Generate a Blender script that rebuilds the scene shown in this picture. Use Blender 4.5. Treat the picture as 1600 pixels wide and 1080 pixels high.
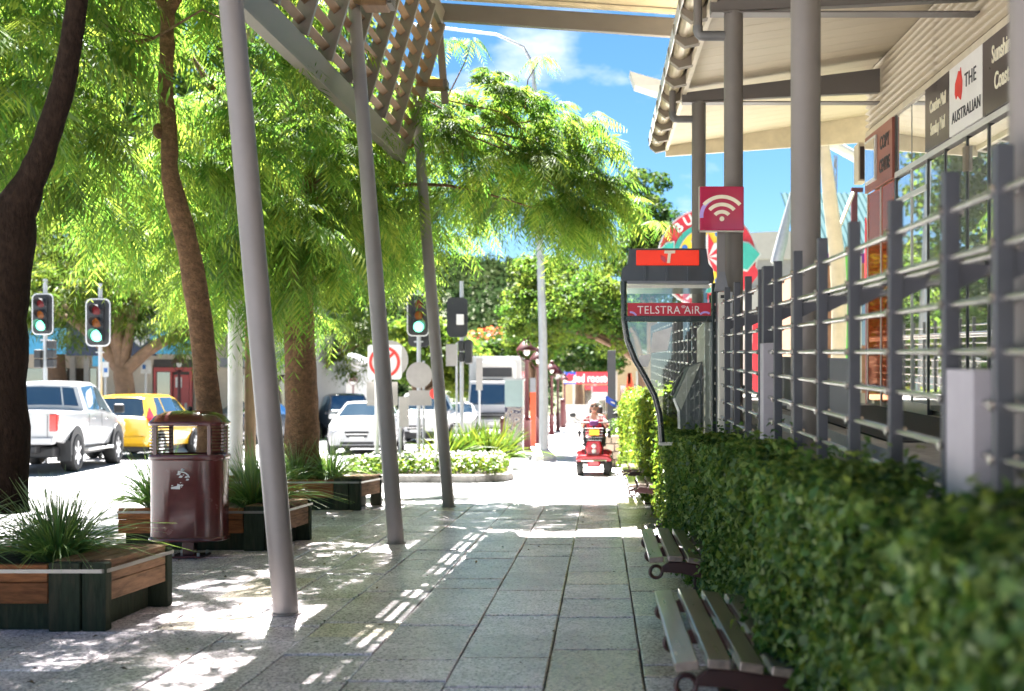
import bpy, bmesh, math, random
import numpy as np
from mathutils import Vector, Matrix
R = math.radians
random.seed(7); rng = np.random.default_rng(11)
for o in list(bpy.data.objects): bpy.data.objects.remove(o)
SC = bpy.context.scene; COL = SC.collection
# ---------------------------------------------------------------- camera, sky, sun, exposure
F, CX, CY, H, SL = 1800.0, 940.5, 633.0, 1.32, 0.0461     # focal length (photo px), vanishing point of the footpath, eye height, slope of the level terrace against the footpath
cam = bpy.data.cameras.new('camera'); camo = bpy.data.objects.new('camera', cam); COL.objects.link(camo)
cam.sensor_width = 36; cam.lens = F / 1600 * 36
camo.location = (0, 0, H); camo.rotation_euler = (R(90), 0, 0)
cam.shift_x = -(CX - 800) / 1600; cam.shift_y = (CY - 540) / 1600
cam.clip_start = .05; cam.clip_end = 3000
cam.dof.use_dof = True; cam.dof.focus_distance = 9.0; cam.dof.aperture_fstop = 2.1
SC.camera = camo
SUN = Vector((-.20, .525, 1.0)).normalized()
EL, ROT = math.asin(SUN.z), math.atan2(-SUN.x, SUN.y)
world = bpy.data.worlds.new('World'); SC.world = world; world.use_nodes = True
nt = world.node_tree; nt.nodes.clear()
sky = nt.nodes.new('ShaderNodeTexSky'); sky.sky_type = 'NISHITA'; sky.sun_disc = False
sky.sun_elevation = EL; sky.sun_rotation = ROT; sky.altitude = 1500; sky.air_density = 1.0; sky.dust_density = 0; sky.ozone_density = 2.2
bg = nt.nodes.new('ShaderNodeBackground'); bg.inputs[1].default_value = .06
wo = nt.nodes.new('ShaderNodeOutputWorld')
tc = nt.nodes.new('ShaderNodeTexCoord'); mp = nt.nodes.new('ShaderNodeMapping'); mp.inputs['Scale'].default_value = (3.2, 3.2, 7.5)
cn = nt.nodes.new('ShaderNodeTexNoise'); cn.inputs['Scale'].default_value = 1.6; cn.inputs['Detail'].default_value = 9; cn.inputs['Roughness'].default_value = .58
cr = nt.nodes.new('ShaderNodeValToRGB'); cr.color_ramp.elements[0].position = .56; cr.color_ramp.elements[1].position = .74
cm = nt.nodes.new('ShaderNodeMixRGB'); cm.inputs[2].default_value = (1.9, 2.0, 2.1, 1)
hs = nt.nodes.new('ShaderNodeHueSaturation'); hs.inputs['Saturation'].default_value = 1.22; hs.inputs['Value'].default_value = .25; hs.inputs['Hue'].default_value = .494
L = nt.links.new
L(tc.outputs['Generated'], mp.inputs[0]); L(mp.outputs[0], cn.inputs[0]); L(cn.outputs[0], cr.inputs[0])
L(cr.outputs[0], cm.inputs[0]); L(sky.outputs[0], hs.inputs['Color']); L(hs.outputs[0], cm.inputs[1]); L(cm.outputs[0], bg.inputs[0]); L(bg.outputs[0], wo.inputs[0])
sl = bpy.data.lights.new('sun', 'SUN'); sl.energy = 5.0; sl.angle = R(.5); sl.color = (1, .965, .91)
so = bpy.data.objects.new('sun', sl); COL.objects.link(so); so.location = (-20, 50, 100); so.rotation_euler = SUN.to_track_quat('Z', 'Y').to_euler()
vs = SC.view_settings
SC.display_settings.display_device = 'sRGB'; vs.view_transform = 'Standard'; vs.look = 'None'; vs.gamma = 1; vs.use_curve_mapping = False
vs.exposure = 3.65
SC.render.engine = 'CYCLES'
cy = SC.cycles; cy.use_denoising = True; cy.max_bounces = 10; cy.diffuse_bounces = 4; cy.transparent_max_bounces = 12; cy.transmission_bounces = 6
cy.sample_clamp_indirect = 8

# ---------------------------------------------------------------- helpers
def P(x, y, D): return Vector(((x - CX) / F * D, D, H - (y - CY) / F * D))     # the point seen at photo pixel x, y at distance D
def G(x, y):
    D = F * H / (y - CY); return Vector(((x - CX) / F * D, D, 0))
KIDS = {}
def link(o, parent=None):
    COL.objects.link(o)
    if parent is not None:
        o.parent = parent
        if parent.type == 'EMPTY': o.matrix_parent_inverse = Matrix.Translation(-parent.location)
        KIDS.setdefault(parent.name, []).append(o)
    return o
def tag(o, label=None, cat=None, group=None, kind=None):
    if label: o['label'] = label
    if cat: o['category'] = cat
    if group: o['group'] = group
    if kind: o['kind'] = kind
    return o
def thing(name, label, cat, loc=(0, 0, 0), group=None):
    o = bpy.data.objects.new(name, None); o.empty_display_size = .2; o.location = loc; COL.objects.link(o)
    return tag(o, label, cat, group)
def copy_tree(o, parent=None, loc=None, rz=None, label=None):
    c = o.copy(); COL.objects.link(c)
    if parent is not None: c.parent = parent; KIDS.setdefault(parent.name, []).append(c)
    if loc is not None: c.location = loc
    if rz is not None: c.rotation_euler = (0, 0, rz)
    if label: c['label'] = label
    for k in list(KIDS.get(o.name, [])): copy_tree(k, c)
    return c

class MB:
    def __init__(s, slope=False): s.v = []; s.f = []; s.mi = []; s.sm = []; s.m = 0; s.slope = slope; s.xf = None
    def add(s, vs, fs, smooth=False):
        b = len(s.v)
        for p in vs:
            p = Vector(p)
            if s.xf is not None: p = s.xf @ p
            if s.slope: p.z += H + SL * p.y
            s.v.append(p)
        for f in fs: s.f.append([b + i for i in f]); s.mi.append(s.m); s.sm.append(smooth)
        return s
    def hexa(s, c):      # 8 corners: bottom 4 ccw then top 4
        return s.add(c, [(3, 2, 1, 0), (4, 5, 6, 7), (0, 1, 5, 4), (1, 2, 6, 5), (2, 3, 7, 6), (3, 0, 4, 7)])
    def box(s, x0, x1, y0, y1, z0, z1):
        return s.hexa([(x0, y0, z0), (x1, y0, z0), (x1, y1, z0), (x0, y1, z0), (x0, y0, z1), (x1, y0, z1), (x1, y1, z1), (x0, y1, z1)])
    def bar(s, p0, p1, w, h, up=(0, 0, 1)):
        p0, p1, up = Vector(p0), Vector(p1), Vector(up); t = (p1 - p0).normalized()
        a = t.cross(up)
        if a.length < 1e-4: a = t.cross(Vector((1, 0, 0)))
        a.normalize(); b = a.cross(t).normalized(); a *= w / 2; b *= h / 2
        return s.hexa([p0 - a - b, p0 + a - b, p1 + a - b, p1 - a - b, p0 - a + b, p0 + a + b, p1 + a + b, p1 - a + b])
    def tube(s, path, r, n=10, caps=True, smooth=True, flat=1.0):
        path = [Vector(p) for p in path]; k = len(path)
        rs = r if isinstance(r, (list, tuple)) else [r] * k
        vs = []; fs = []; ref = None
        for i, p in enumerate(path):
            t = (path[min(i + 1, k - 1)] - path[max(i - 1, 0)]).normalized()
            if ref is None:
                ref = Vector((1, 0, 0)) if abs(t.x) < .8 else Vector((0, 1, 0))
            a = (ref - t * ref.dot(t)).normalized(); b = t.cross(a); ref = a
            for j in range(n):
                q = 2 * math.pi * j / n
                vs.append(p + a * (rs[i] * math.cos(q)) + b * (rs[i] * math.sin(q) * flat))
        for i in range(k - 1):
            for j in range(n):
                fs.append((i * n + j, i * n + (j + 1) % n, (i + 1) * n + (j + 1) % n, (i + 1) * n + j))
        s.add(vs, fs, smooth)
        if caps:
            s.add(vs[:n], [tuple(range(n - 1, -1, -1))]); s.add(vs[-n:], [tuple(range(n))])
        return s
    def lathe(s, prof, c=(0, 0, 0), n=20, sx=1, sy=1, p=2.0, smooth=True, a0=0, a1=360):
        c = Vector(c); vs = []; fs = []; full = abs(a1 - a0 - 360) < 1e-3; m = n if full else n + 1
        for (r, z) in prof:
            for j in range(m):
                q = R(a0) + R(a1 - a0) * j / n; ca, sa = math.cos(q), math.sin(q)
                x = math.copysign(abs(ca) ** (2 / p), ca); y = math.copysign(abs(sa) ** (2 / p), sa)
                vs.append(c + Vector((r * x * sx, r * y * sy, z)))
        for i in range(len(prof) - 1):
            for j in range(n if full else m - 1):
                fs.append((i * m + j, i * m + (j + 1) % m, (i + 1) * m + (j + 1) % m, (i + 1) * m + j))
        return s.add(vs, fs, smooth)
    def prism(s, poly, o, U, V, depth):   # polygon in plane o + uU + vV, thickness along U x V, depth from -d/2 to d/2
        o, U, V = Vector(o), Vector(U), Vector(V); N = U.cross(V).normalized() * depth / 2; k = len(poly)
        a = [o + U * u + V * v - N for u, v in poly]; b = [o + U * u + V * v + N for u, v in poly]
        fs = [tuple(range(k - 1, -1, -1)), tuple(range(k, 2 * k))] + [(i, (i + 1) % k, k + (i + 1) % k, k + i) for i in range(k)]
        return s.add(a + b, fs)
    def ell(s, c, r, nu=14, nv=8, smooth=True):
        c = Vector(c); vs = []; fs = []
        for i in range(nv + 1):
            th = math.pi * i / nv
            for j in range(nu):
                q = 2 * math.pi * j / nu
                vs.append(c + Vector((r[0] * math.sin(th) * math.cos(q), r[1] * math.sin(th) * math.sin(q), r[2] * math.cos(th))))
        for i in range(nv):
            for j in range(nu): fs.append((i * nu + j, (i + 1) * nu + j, (i + 1) * nu + (j + 1) % nu, i * nu + (j + 1) % nu))
        return s.add(vs, fs, smooth)
    def build(s, name, mats, parent=None, bevel=0, seg=2, ang=40, kind=None, label=None, sub=0):
        me = bpy.data.meshes.new(name); me.from_pydata([tuple(p) for p in s.v], [], s.f)
        for m in (mats if isinstance(mats, (list, tuple)) else [mats]): me.materials.append(m)
        me.polygons.foreach_set('material_index', s.mi); me.polygons.foreach_set('use_smooth', s.sm)
        if any(s.sm): me.set_sharp_from_angle(angle=R(ang))
        me.update()
        o = bpy.data.objects.new(name, me); link(o, parent)
        if sub:
            sd = o.modifiers.new('sub', 'SUBSURF'); sd.levels = sd.render_levels = sub
        if bevel:
            b = o.modifiers.new('bevel', 'BEVEL'); b.width = bevel; b.segments = seg; b.limit_method = 'ANGLE'; b.angle_limit = R(32)
        if kind: o['kind'] = kind
        if label: o['label'] = label
        return o
def npmesh(name, V, Q, mat, parent=None, rnd=None, kind=None, smooth=False):
    """V (n,3) vertices, Q (m,k) faces of equal size, optional per-face random attribute"""
    me = bpy.data.meshes.new(name); n, (m, k) = len(V), Q.shape
    me.vertices.add(n); me.vertices.foreach_set('co', np.ascontiguousarray(V, dtype=np.float32).ravel())
    me.loops.add(m * k); me.loops.foreach_set('vertex_index', np.ascontiguousarray(Q, dtype=np.int32).ravel())
    me.polygons.add(m); me.polygons.foreach_set('loop_start', np.arange(0, m * k, k, dtype=np.int32))
    if smooth: me.polygons.foreach_set('use_smooth', np.ones(m, dtype=bool))
    if rnd is not None:
        at = me.attributes.new('rnd', 'FLOAT', 'FACE'); at.data.foreach_set('value', rnd.astype(np.float32))
    me.materials.append(mat); me.update(calc_edges=True)
    o = bpy.data.objects.new(name, me); link(o, parent)
    if kind: o['kind'] = kind
    return o
def text(name, body, size, o, U, V, mat, parent, depth=.004, align='CENTER', spacing=1.0, sx=1.0, shear=0.0, bold=0.0):
    cu = bpy.data.curves.new(name, 'FONT'); cu.body = body; cu.size = size; cu.extrude = depth; cu.align_x = align; cu.align_y = 'CENTER'
    cu.space_character = spacing; cu.shear = shear; cu.offset = bold; cu.resolution_u = 3
    U, V = Vector(U).normalized(), Vector(V).normalized(); N = U.cross(V)
    m = Matrix(((U.x * sx, V.x, N.x, o[0]), (U.y * sx, V.y, N.y, o[1]), (U.z * sx, V.z, N.z, o[2]), (0, 0, 0, 1)))
    ob = bpy.data.objects.new(name, cu)
    dg = bpy.context.evaluated_depsgraph_get
    COL.objects.link(ob); bpy.context.view_layer.update()
    me = bpy.data.meshes.new_from_object(ob.evaluated_get(bpy.context.evaluated_depsgraph_get()))
    bpy.data.objects.remove(ob); me.transform(m); me.name = name; me.materials.clear(); me.materials.append(mat)
    return link(bpy.data.objects.new(name, me), parent)

# ---------------------------------------------------------------- materials
MATS = {}
def mat(name, col, rough=.6, metal=0, var=.12, scale=6, bump=0, bscale=60, col2=None, c2pos=(.45, .62), objrand=0, spec=.5, coat=0, stretch=(1, 1, 1), emit=None, es=1.0, roughvar=.08):
    m = bpy.data.materials.new(name); m.use_nodes = True; t = m.node_tree; n = t.nodes; l = t.links.new
    b = n['Principled BSDF']
    tc = n.new('ShaderNodeTexCoord'); mp = n.new('ShaderNodeMapping'); mp.inputs['Scale'].default_value = stretch; l(tc.outputs['Object'], mp.inputs[0])
    nz = n.new('ShaderNodeTexNoise'); nz.inputs['Scale'].default_value = scale; nz.inputs['Detail'].default_value = 6; nz.inputs['Roughness'].default_value = .62; l(mp.outputs[0], nz.inputs[0])
    r = n.new('ShaderNodeValToRGB'); e = r.color_ramp.elements
    e[0].position, e[1].position = .3, .7
    e[0].color = tuple(max(0, c * (1 - var)) for c in col) + (1,); e[1].color = tuple(c * (1 + var) for c in col) + (1,)
    l(nz.outputs[0], r.inputs[0]); out = r.outputs[0]
    if col2:
        n2 = n.new('ShaderNodeTexNoise'); n2.inputs['Scale'].default_value = scale * .37; n2.inputs['Detail'].default_value = 8; n2.inputs['Roughness'].default_value = .7; l(mp.outputs[0], n2.inputs[0])
        r2 = n.new('ShaderNodeValToRGB'); r2.color_ramp.elements[0].position, r2.color_ramp.elements[1].position = c2pos; l(n2.outputs[0], r2.inputs[0])
        mx = n.new('ShaderNodeMixRGB'); mx.inputs[2].default_value = tuple(col2) + (1,); l(r2.outputs[0], mx.inputs[0]); l(out, mx.inputs[1]); out = mx.outputs[0]
    if objrand:
        oi = n.new('ShaderNodeObjectInfo'); ma = n.new('ShaderNodeMath'); ma.operation = 'MULTIPLY_ADD'; ma.inputs[1].default_value = 2 * objrand; ma.inputs[2].default_value = 1 - objrand
        l(oi.outputs['Random'], ma.inputs[0]); hs = n.new('ShaderNodeHueSaturation'); l(ma.outputs[0], hs.inputs['Value']); l(out, hs.inputs['Color']); out = hs.outputs[0]
    l(out, b.inputs['Base Color'])
    b.inputs['Metallic'].default_value = metal; b.inputs['Specular IOR Level'].default_value = spec; b.inputs['Coat Weight'].default_value = coat; b.inputs['Coat Roughness'].default_value = .06
    rr = n.new('ShaderNodeMath'); rr.operation = 'MULTIPLY_ADD'; rr.inputs[1].default_value = 2 * roughvar; rr.inputs[2].default_value = rough - roughvar; l(nz.outputs[0], rr.inputs[0]); l(rr.outputs[0], b.inputs['Roughness'])
    if bump:
        bz = n.new('ShaderNodeTexNoise'); bz.inputs['Scale'].default_value = bscale; bz.inputs['Detail'].default_value = 5; l(mp.outputs[0], bz.inputs[0])
        bp = n.new('ShaderNodeBump'); bp.inputs['Strength'].default_value = bump; bp.inputs['Distance'].default_value = .02; l(bz.outputs[0], bp.inputs['Height']); l(bp.outputs[0], b.inputs['Normal'])
    if emit:
        b.inputs['Emission Color'].default_value = tuple(emit) + (1,); b.inputs['Emission Strength'].default_value = es
    MATS[name] = m; return m
def leafmat(name, col, tcol, var=.35, scale=1.2, trans=.5, gloss=.06, rough=.4):
    m = bpy.data.materials.new(name); m.use_nodes = True; t = m.node_tree; n = t.nodes; l = t.links.new; n.clear()
    out = n.new('ShaderNodeOutputMaterial'); tc = n.new('ShaderNodeTexCoord'); nz = n.new('ShaderNodeTexNoise'); nz.inputs['Scale'].default_value = scale; nz.inputs['Detail'].default_value = 3; l(tc.outputs['Object'], nz.inputs[0])
    at = n.new('ShaderNodeAttribute'); at.attribute_name = 'rnd'
    ad = n.new('ShaderNodeMath'); ad.operation = 'MULTIPLY_ADD'; ad.inputs[1].default_value = .55; l(at.outputs['Fac'], ad.inputs[0]); l(nz.outputs[0], ad.inputs[2])
    ma = n.new('ShaderNodeMath'); ma.operation = 'MULTIPLY_ADD'; ma.inputs[1].default_value = 2 * var; ma.inputs[2].default_value = 1 - 1.6 * var; l(ad.outputs[0], ma.inputs[0])
    hu = n.new('ShaderNodeMath'); hu.operation = 'MULTIPLY_ADD'; hu.inputs[1].default_value = -.08; hu.inputs[2].default_value = .543; l(at.outputs['Fac'], hu.inputs[0])
    def hsv(c):
        h = n.new('ShaderNodeHueSaturation'); h.inputs['Color'].default_value = tuple(c) + (1,); l(ma.outputs[0], h.inputs['Value']); l(hu.outputs[0], h.inputs['Hue']); return h.outputs[0]
    d = n.new('ShaderNodeBsdfDiffuse'); l(hsv(col), d.inputs[0]); tr = n.new('ShaderNodeBsdfTranslucent'); l(hsv(tcol), tr.inputs[0])
    g = n.new('ShaderNodeBsdfGlossy'); g.inputs['Roughness'].default_value = rough; g.inputs[0].default_value = (.9, .95, .9, 1)
    m1 = n.new('ShaderNodeMixShader'); m1.inputs[0].default_value = trans; l(d.outputs[0], m1.inputs[1]); l(tr.outputs[0], m1.inputs[2])
    m2 = n.new('ShaderNodeMixShader'); m2.inputs[0].default_value = gloss; l(m1.outputs[0], m2.inputs[1]); l(g.outputs[0], m2.inputs[2]); l(m2.outputs[0], out.inputs[0])
    MATS[name] = m; return m
def glassmat(name, tint=(1, 1, 1), refl=.1, rough=.02):
    m = bpy.data.materials.new(name); m.use_nodes = True; t = m.node_tree; n = t.nodes; l = t.links.new; n.clear()
    out = n.new('ShaderNodeOutputMaterial'); tr = n.new('ShaderNodeBsdfTransparent'); tr.inputs[0].default_value = tuple(tint) + (1,)
    g = n.new('ShaderNodeBsdfGlossy'); g.inputs['Roughness'].default_value = rough; fr = n.new('ShaderNodeFresnel'); fr.inputs[0].default_value = 1.5
    ad = n.new('ShaderNodeMath'); ad.operation = 'ADD'; ad.inputs[1].default_value = refl; ad.use_clamp = True; l(fr.outputs[0], ad.inputs[0])
    mx = n.new('ShaderNodeMixShader'); l(ad.outputs[0], mx.inputs[0]); l(tr.outputs[0], mx.inputs[1]); l(g.outputs[0], mx.inputs[2]); l(mx.outputs[0], out.inputs[0])
    MATS[name] = m; return m
def mirrormat(name, base=(.02, .025, .03), refl=.45, rough=.03, tint=(1, 1, 1)):   # opaque window glass: a base colour mixed with reflections
    m = bpy.data.materials.new(name); m.use_nodes = True; t = m.node_tree; n = t.nodes; l = t.links.new; n.clear()
    out = n.new('ShaderNodeOutputMaterial'); d = n.new('ShaderNodeBsdfDiffuse'); d.inputs[0].default_value = tuple(base) + (1,)
    g = n.new('ShaderNodeBsdfGlossy'); g.inputs['Roughness'].default_value = rough; g.inputs[0].default_value = tuple(tint) + (1,)
    fr = n.new('ShaderNodeFresnel'); fr.inputs[0].default_value = 1.5; ad = n.new('ShaderNodeMath'); ad.operation = 'ADD'; ad.inputs[1].default_value = refl; ad.use_clamp = True; l(fr.outputs[0], ad.inputs[0])
    mx = n.new('ShaderNodeMixShader'); l(ad.outputs[0], mx.inputs[0]); l(d.outputs[0], mx.inputs[1]); l(g.outputs[0], mx.inputs[2]); l(mx.outputs[0], out.inputs[0])
    MATS[name] = m; return m
def granite(name, base, objrand=.12):
    m = mat(name, base, rough=.24, spec=.75, var=.10, scale=3.0, objrand=objrand, col2=tuple(c * .72 for c in base), c2pos=(.5, .8), bump=.12, bscale=160)
    t = m.node_tree; n = t.nodes; l = t.links.new; b = n['Principled BSDF']; src = b.inputs['Base Color'].links[0].from_socket
    tc = n.new('ShaderNodeTexCoord'); vo = n.new('ShaderNodeTexVoronoi'); vo.inputs['Scale'].default_value = 85; l(tc.outputs['Object'], vo.inputs[0])
    r = n.new('ShaderNodeValToRGB'); e = r.color_ramp.elements; e[0].position = .10; e[0].color = (.10, .10, .115, 1); e[1].position = .45; e[1].color = (1.05, 1.05, 1.06, 1)
    k = e.new(.8); k.color = (1.6, 1.6, 1.6, 1)
    l(vo.outputs['Color'], r.inputs[0]); mx = n.new('ShaderNodeMixRGB'); mx.blend_type = 'MULTIPLY'; mx.inputs[0].default_value = .66; l(src, mx.inputs[1]); l(r.outputs[0], mx.inputs[2])
    v2 = n.new('ShaderNodeTexVoronoi'); v2.inputs['Scale'].default_value = 3.2; l(tc.outputs['Object'], v2.inputs[0]); r2 = n.new('ShaderNodeValToRGB'); e = r2.color_ramp.elements; e[0].position = .035; e[0].color = (.35, .34, .33, 1); e[1].position = .06; e[1].color = (1, 1, 1, 1); l(v2.outputs['Distance'], r2.inputs[0])
    n3 = n.new('ShaderNodeTexNoise'); n3.inputs['Scale'].default_value = .9; n3.inputs['Detail'].default_value = 7; n3.inputs['Roughness'].default_value = .65; l(tc.outputs['Object'], n3.inputs[0]); r3 = n.new('ShaderNodeValToRGB'); e = r3.color_ramp.elements; e[0].position = .36; e[0].color = (.74, .73, .70, 1); e[1].position = .58; e[1].color = (1.05, 1.05, 1.05, 1); l(n3.outputs[0], r3.inputs[0])
    m4 = n.new('ShaderNodeMixRGB'); m4.blend_type = 'MULTIPLY'; m4.inputs[0].default_value = 1; l(mx.outputs[0], m4.inputs[1]); l(r2.outputs[0], m4.inputs[2]); m5 = n.new('ShaderNodeMixRGB'); m5.blend_type = 'MULTIPLY'; m5.inputs[0].default_value = 1; l(m4.outputs[0], m5.inputs[1]); l(r3.outputs[0], m5.inputs[2]); l(m5.outputs[0], b.inputs['Base Color'])
    ge = n.new('ShaderNodeNewGeometry')
    for k in [k for k in t.links if k.from_socket.name == 'Object' and k.from_node.type == 'TEX_COORD']: q = k.to_socket; t.links.remove(k); l(ge.outputs['Position'], q)
    return m
granite('paver_stone', (.70, .635, .68), .13); granite('paver_warm', (.70, .62, .54), .13)
mat('joint_dirt', (.035, .032, .028), .9); mat('concrete', (.42, .40, .37), .8, var=.15, bump=.2, col2=(.3, .29, .27)); mat('kerb_concrete', (.30, .28, .26), .8, var=.2, bump=.25, col2=(.12, .11, .1))
mat('asphalt', (.28, .28, .29), .85, var=.2, scale=2, bump=.3, bscale=120, col2=(.22, .22, .225)); mat('far_pavement', (.55, .53, .52), .75, var=.1, scale=2)
mat('earth', (.06, .075, .03), .95, var=.3, scale=.3); mat('soil', (.05, .035, .022), .95, var=.4, scale=25, bump=.6, bscale=50)
mat('pole_paint', (.175, .162, .155), .42, var=.07, scale=3, col2=(.13, .122, .117), c2pos=(.55, .8)); mat('column_paint', (.155, .138, .12), .5, var=.08, scale=2.2, col2=(.12, .108, .096), c2pos=(.5, .8))
mat('beam_paint', (.125, .112, .10), .5, var=.08, scale=2); mat('cream', (.47, .40, .28), .55, var=.06, scale=3, stretch=(1, 6, 1), objrand=.05, col2=(.5, .42, .29), c2pos=(.5, .85)); mat('cream_trim', (.55, .48, .35), .5)
mat('gutter_metal', (.46, .38, .25), .3, metal=.3, var=.1); mat('bracket_paint', (.20, .165, .12), .55); mat('pipe_dark', (.13, .13, .125), .5)
mat('slat_timber', (.165, .095, .05), .6, var=.25, scale=5, stretch=(4, .6, 4)); mat('screen_paint', (.15, .128, .108), .45, var=.1)
mat('fence_paint', (.05, .053, .062), .5, var=.12, scale=5); mat('steel', (.55, .53, .50), .24, metal=.9, var=.12, scale=12); mat('steel_cab', (.55, .52, .45), .38, metal=.5, var=.1, scale=4, stretch=(6, 6, .6))
mat('pedestal', (.30, .285, .30), .6, var=.1); mat('sign_white', (.72, .70, .66), .45, var=.05); mat('sign_brown', (.05, .036, .036), .3, var=.2); mat('sign_red', (.26, .085, .06), .45, var=.1)
mat('black', (.015, .015, .016), .5); mat('ink', (.03, .03, .035), .6); mat('white_ink', (.75, .73, .70), .6, var=.03); mat('red_ink', (.65, .04, .03), .5)
mat('alu', (.62, .60, .57), .4, metal=.3, var=.06); mat('door_frame', (.05, .05, .05), .4)
mat('bin_red', (.085, .017, .017), .25, var=.25, scale=5, coat=.35, col2=(.11, .03, .028), c2pos=(.5, .75)); mat('scrape', (.6, .6, .6), .5)
mat('lamp_red', (.07, .010, .013), .45, var=.12); mat('bench_slat', (.20, .155, .125), .3, var=.3, scale=4, stretch=(8, .6, 8), objrand=.4, coat=.6); mat('bench_edge', (.6, .57, .52), .5); mat('bench_red', (.045, .013, .011), .4, var=.2)
mat('green_sleeper', (.026, .034, .022), .9, spec=.15, var=.35, scale=9, stretch=(5, 5, .7), bump=.35, objrand=.2, col2=(.055, .048, .032), c2pos=(.52, .75)); mat('board', (.17, .068, .026), .75, spec=.2, var=.5, scale=6, stretch=(1, 6, 7), bump=.25, objrand=.25); mat('deck', (.17, .10, .058), .8, spec=.2, var=.5, scale=6, stretch=(7, .8, 7), bump=.3, objrand=.25)
mat('strap', (.24, .23, .21), .35, metal=.4); mat('wood_pole', (.25, .17, .10), .8, var=.25, stretch=(5, 5, .6)); mat('conc_pole', (.52, .51, .49), .7, var=.1, scale=3, col2=(.36, .35, .33), c2pos=(.5, .8))
mat('bark_dark', (.017, .011, .0075), .92, spec=.08, var=.5, scale=26, stretch=(1.5, 1.5, .8), bump=.9, bscale=22, col2=(.17, .155, .12), c2pos=(.69, .73)); mat('bark_brown', (.15, .085, .047), .88, spec=.15, var=.4, scale=14, stretch=(1.2, 1.2, 1.6), bump=1.0, bscale=34, col2=(.10, .058, .034), c2pos=(.5, .62)); mat('bark_far', (.18, .11, .07), .9, var=.3)
leafmat('leaf_feather', (.05, .10, .014), (.175, .285, .034), trans=.6, gloss=.018, rough=.5, var=.5); leafmat('leaf_light', (.06, .095, .015), (.17, .25, .03), trans=.5, gloss=.012, rough=.5); leafmat('leaf_dark', (.024, .055, .012), (.07, .13, .018), trans=.35, gloss=.012, rough=.5); leafmat('leaf_far', (.022, .036, .014), (.03, .05, .018), scale=.15, trans=.35, gloss=0); leafmat('leaf_mid', (.042, .075, .015), (.12, .20, .025), trans=.5, gloss=.012, rough=.5)
leafmat('hedge_leaf', (.078, .14, .033), (.20, .33, .045), trans=.3, gloss=.03, rough=.42, scale=9.0, var=.85); leafmat('hedge_light', (.075, .115, .015), (.19, .27, .025), trans=.4, gloss=.02, scale=3); leafmat('grass_leaf', (.075, .14, .035), (.22, .38, .06), trans=.4, gloss=.10, scale=5); leafmat('flax_leaf', (.065, .105, .015), (.14, .21, .022), trans=.4, scale=3, gloss=.015); leafmat('orange_blossom', (.5, .13, .03), (.5, .15, .05), scale=.5); leafmat('white_flower', (.6, .62, .5), (.5, .5, .4))
mat('car_white', (.43, .43, .435), .18, var=.02, coat=.6); mat('car_yellow', (.62, .36, .015), .2, var=.03, coat=.7); mat('car_dark', (.05, .06, .075), .2, coat=.6); mat('car_silver', (.45, .46, .47), .25, metal=.4, coat=.5); mat('tyre', (.02, .02, .02), .8); mat('rim', (.55, .55, .56), .25, metal=.8); mat('trim_black', (.018, .018, .02), .5)
mat('tail_red', (.55, .02, .02), .15, coat=1); mat('headlamp', (.7, .7, .72), .1, metal=.3, coat=1); mat('chrome', (.7, .7, .7), .12, metal=1, var=.02); mat('plate', (.75, .75, .70), .4); mat('plate_ink', (.2, .05, .08), .5)
mirrormat('car_glass', (.02, .03, .035), .22, .02, (.75, .92, 1)); mirrormat('shop_glass', (.34, .35, .33), .42, .012); mirrormat('poster_glass', (.26, .03, .014), .06, .03, (1, .5, .3)); mirrormat('street_glass', (.05, .05, .045), .25, .05)  # shop_glass: bright sky reflection is put into its pale base colour
glassmat('booth_glass', (.9, .93, .92), .10); mat('booth_black', (.045, .045, .05), .32, var=.1, coat=.3); mat('booth_green', (.015, .022, .018), .28, coat=.4); mat('booth_grey', (.16, .165, .18), .42, var=.1)
mat('booth_orange', (.5, .025, .006), .4, emit=(1, .03, .005), es=.04); mat('booth_crimson', (.50, .012, .035), .35, var=.05); mat('magenta', (.40, .012, .06), .16, var=.1, coat=.8); mat('lilac', (.45, .32, .7), .3); mat('cream_ink', (.78, .73, .55), .5); mat('paper', (.7, .69, .65), .7)
mat('galv', (.40, .41, .42), .45, metal=.5, var=.12); mat('board_black', (.02, .021, .023), .5); mat('board_edge', (.6, .6, .6), .4); mat('sig_red', (.11, .006, .008), .35, spec=.3); mat('sig_amber', (.20, .06, .008), .35, spec=.3); mat('sig_green', (.02, .35, .22), .3, emit=(.16, .85, .5), es=.42); mat('sign_grey', (.30, .28, .26), .45, metal=.2, var=.08)
mat('skin', (.38, .22, .16), .5, var=.05); mat('hair_white', (.75, .73, .70), .7); mat('shirt_red', (.35, .010, .025), .7, var=.05, bump=.15, bscale=30); mat('shirt_white', (.75, .72, .72), .7); mat('trouser', (.015, .016, .02), .8); mat('scooter_red', (.30, .008, .02), .25, coat=.4); mat('flag_blue', (.02, .08, .5), .6); mat('orange_plate', (.8, .42, .02), .5)
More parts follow.
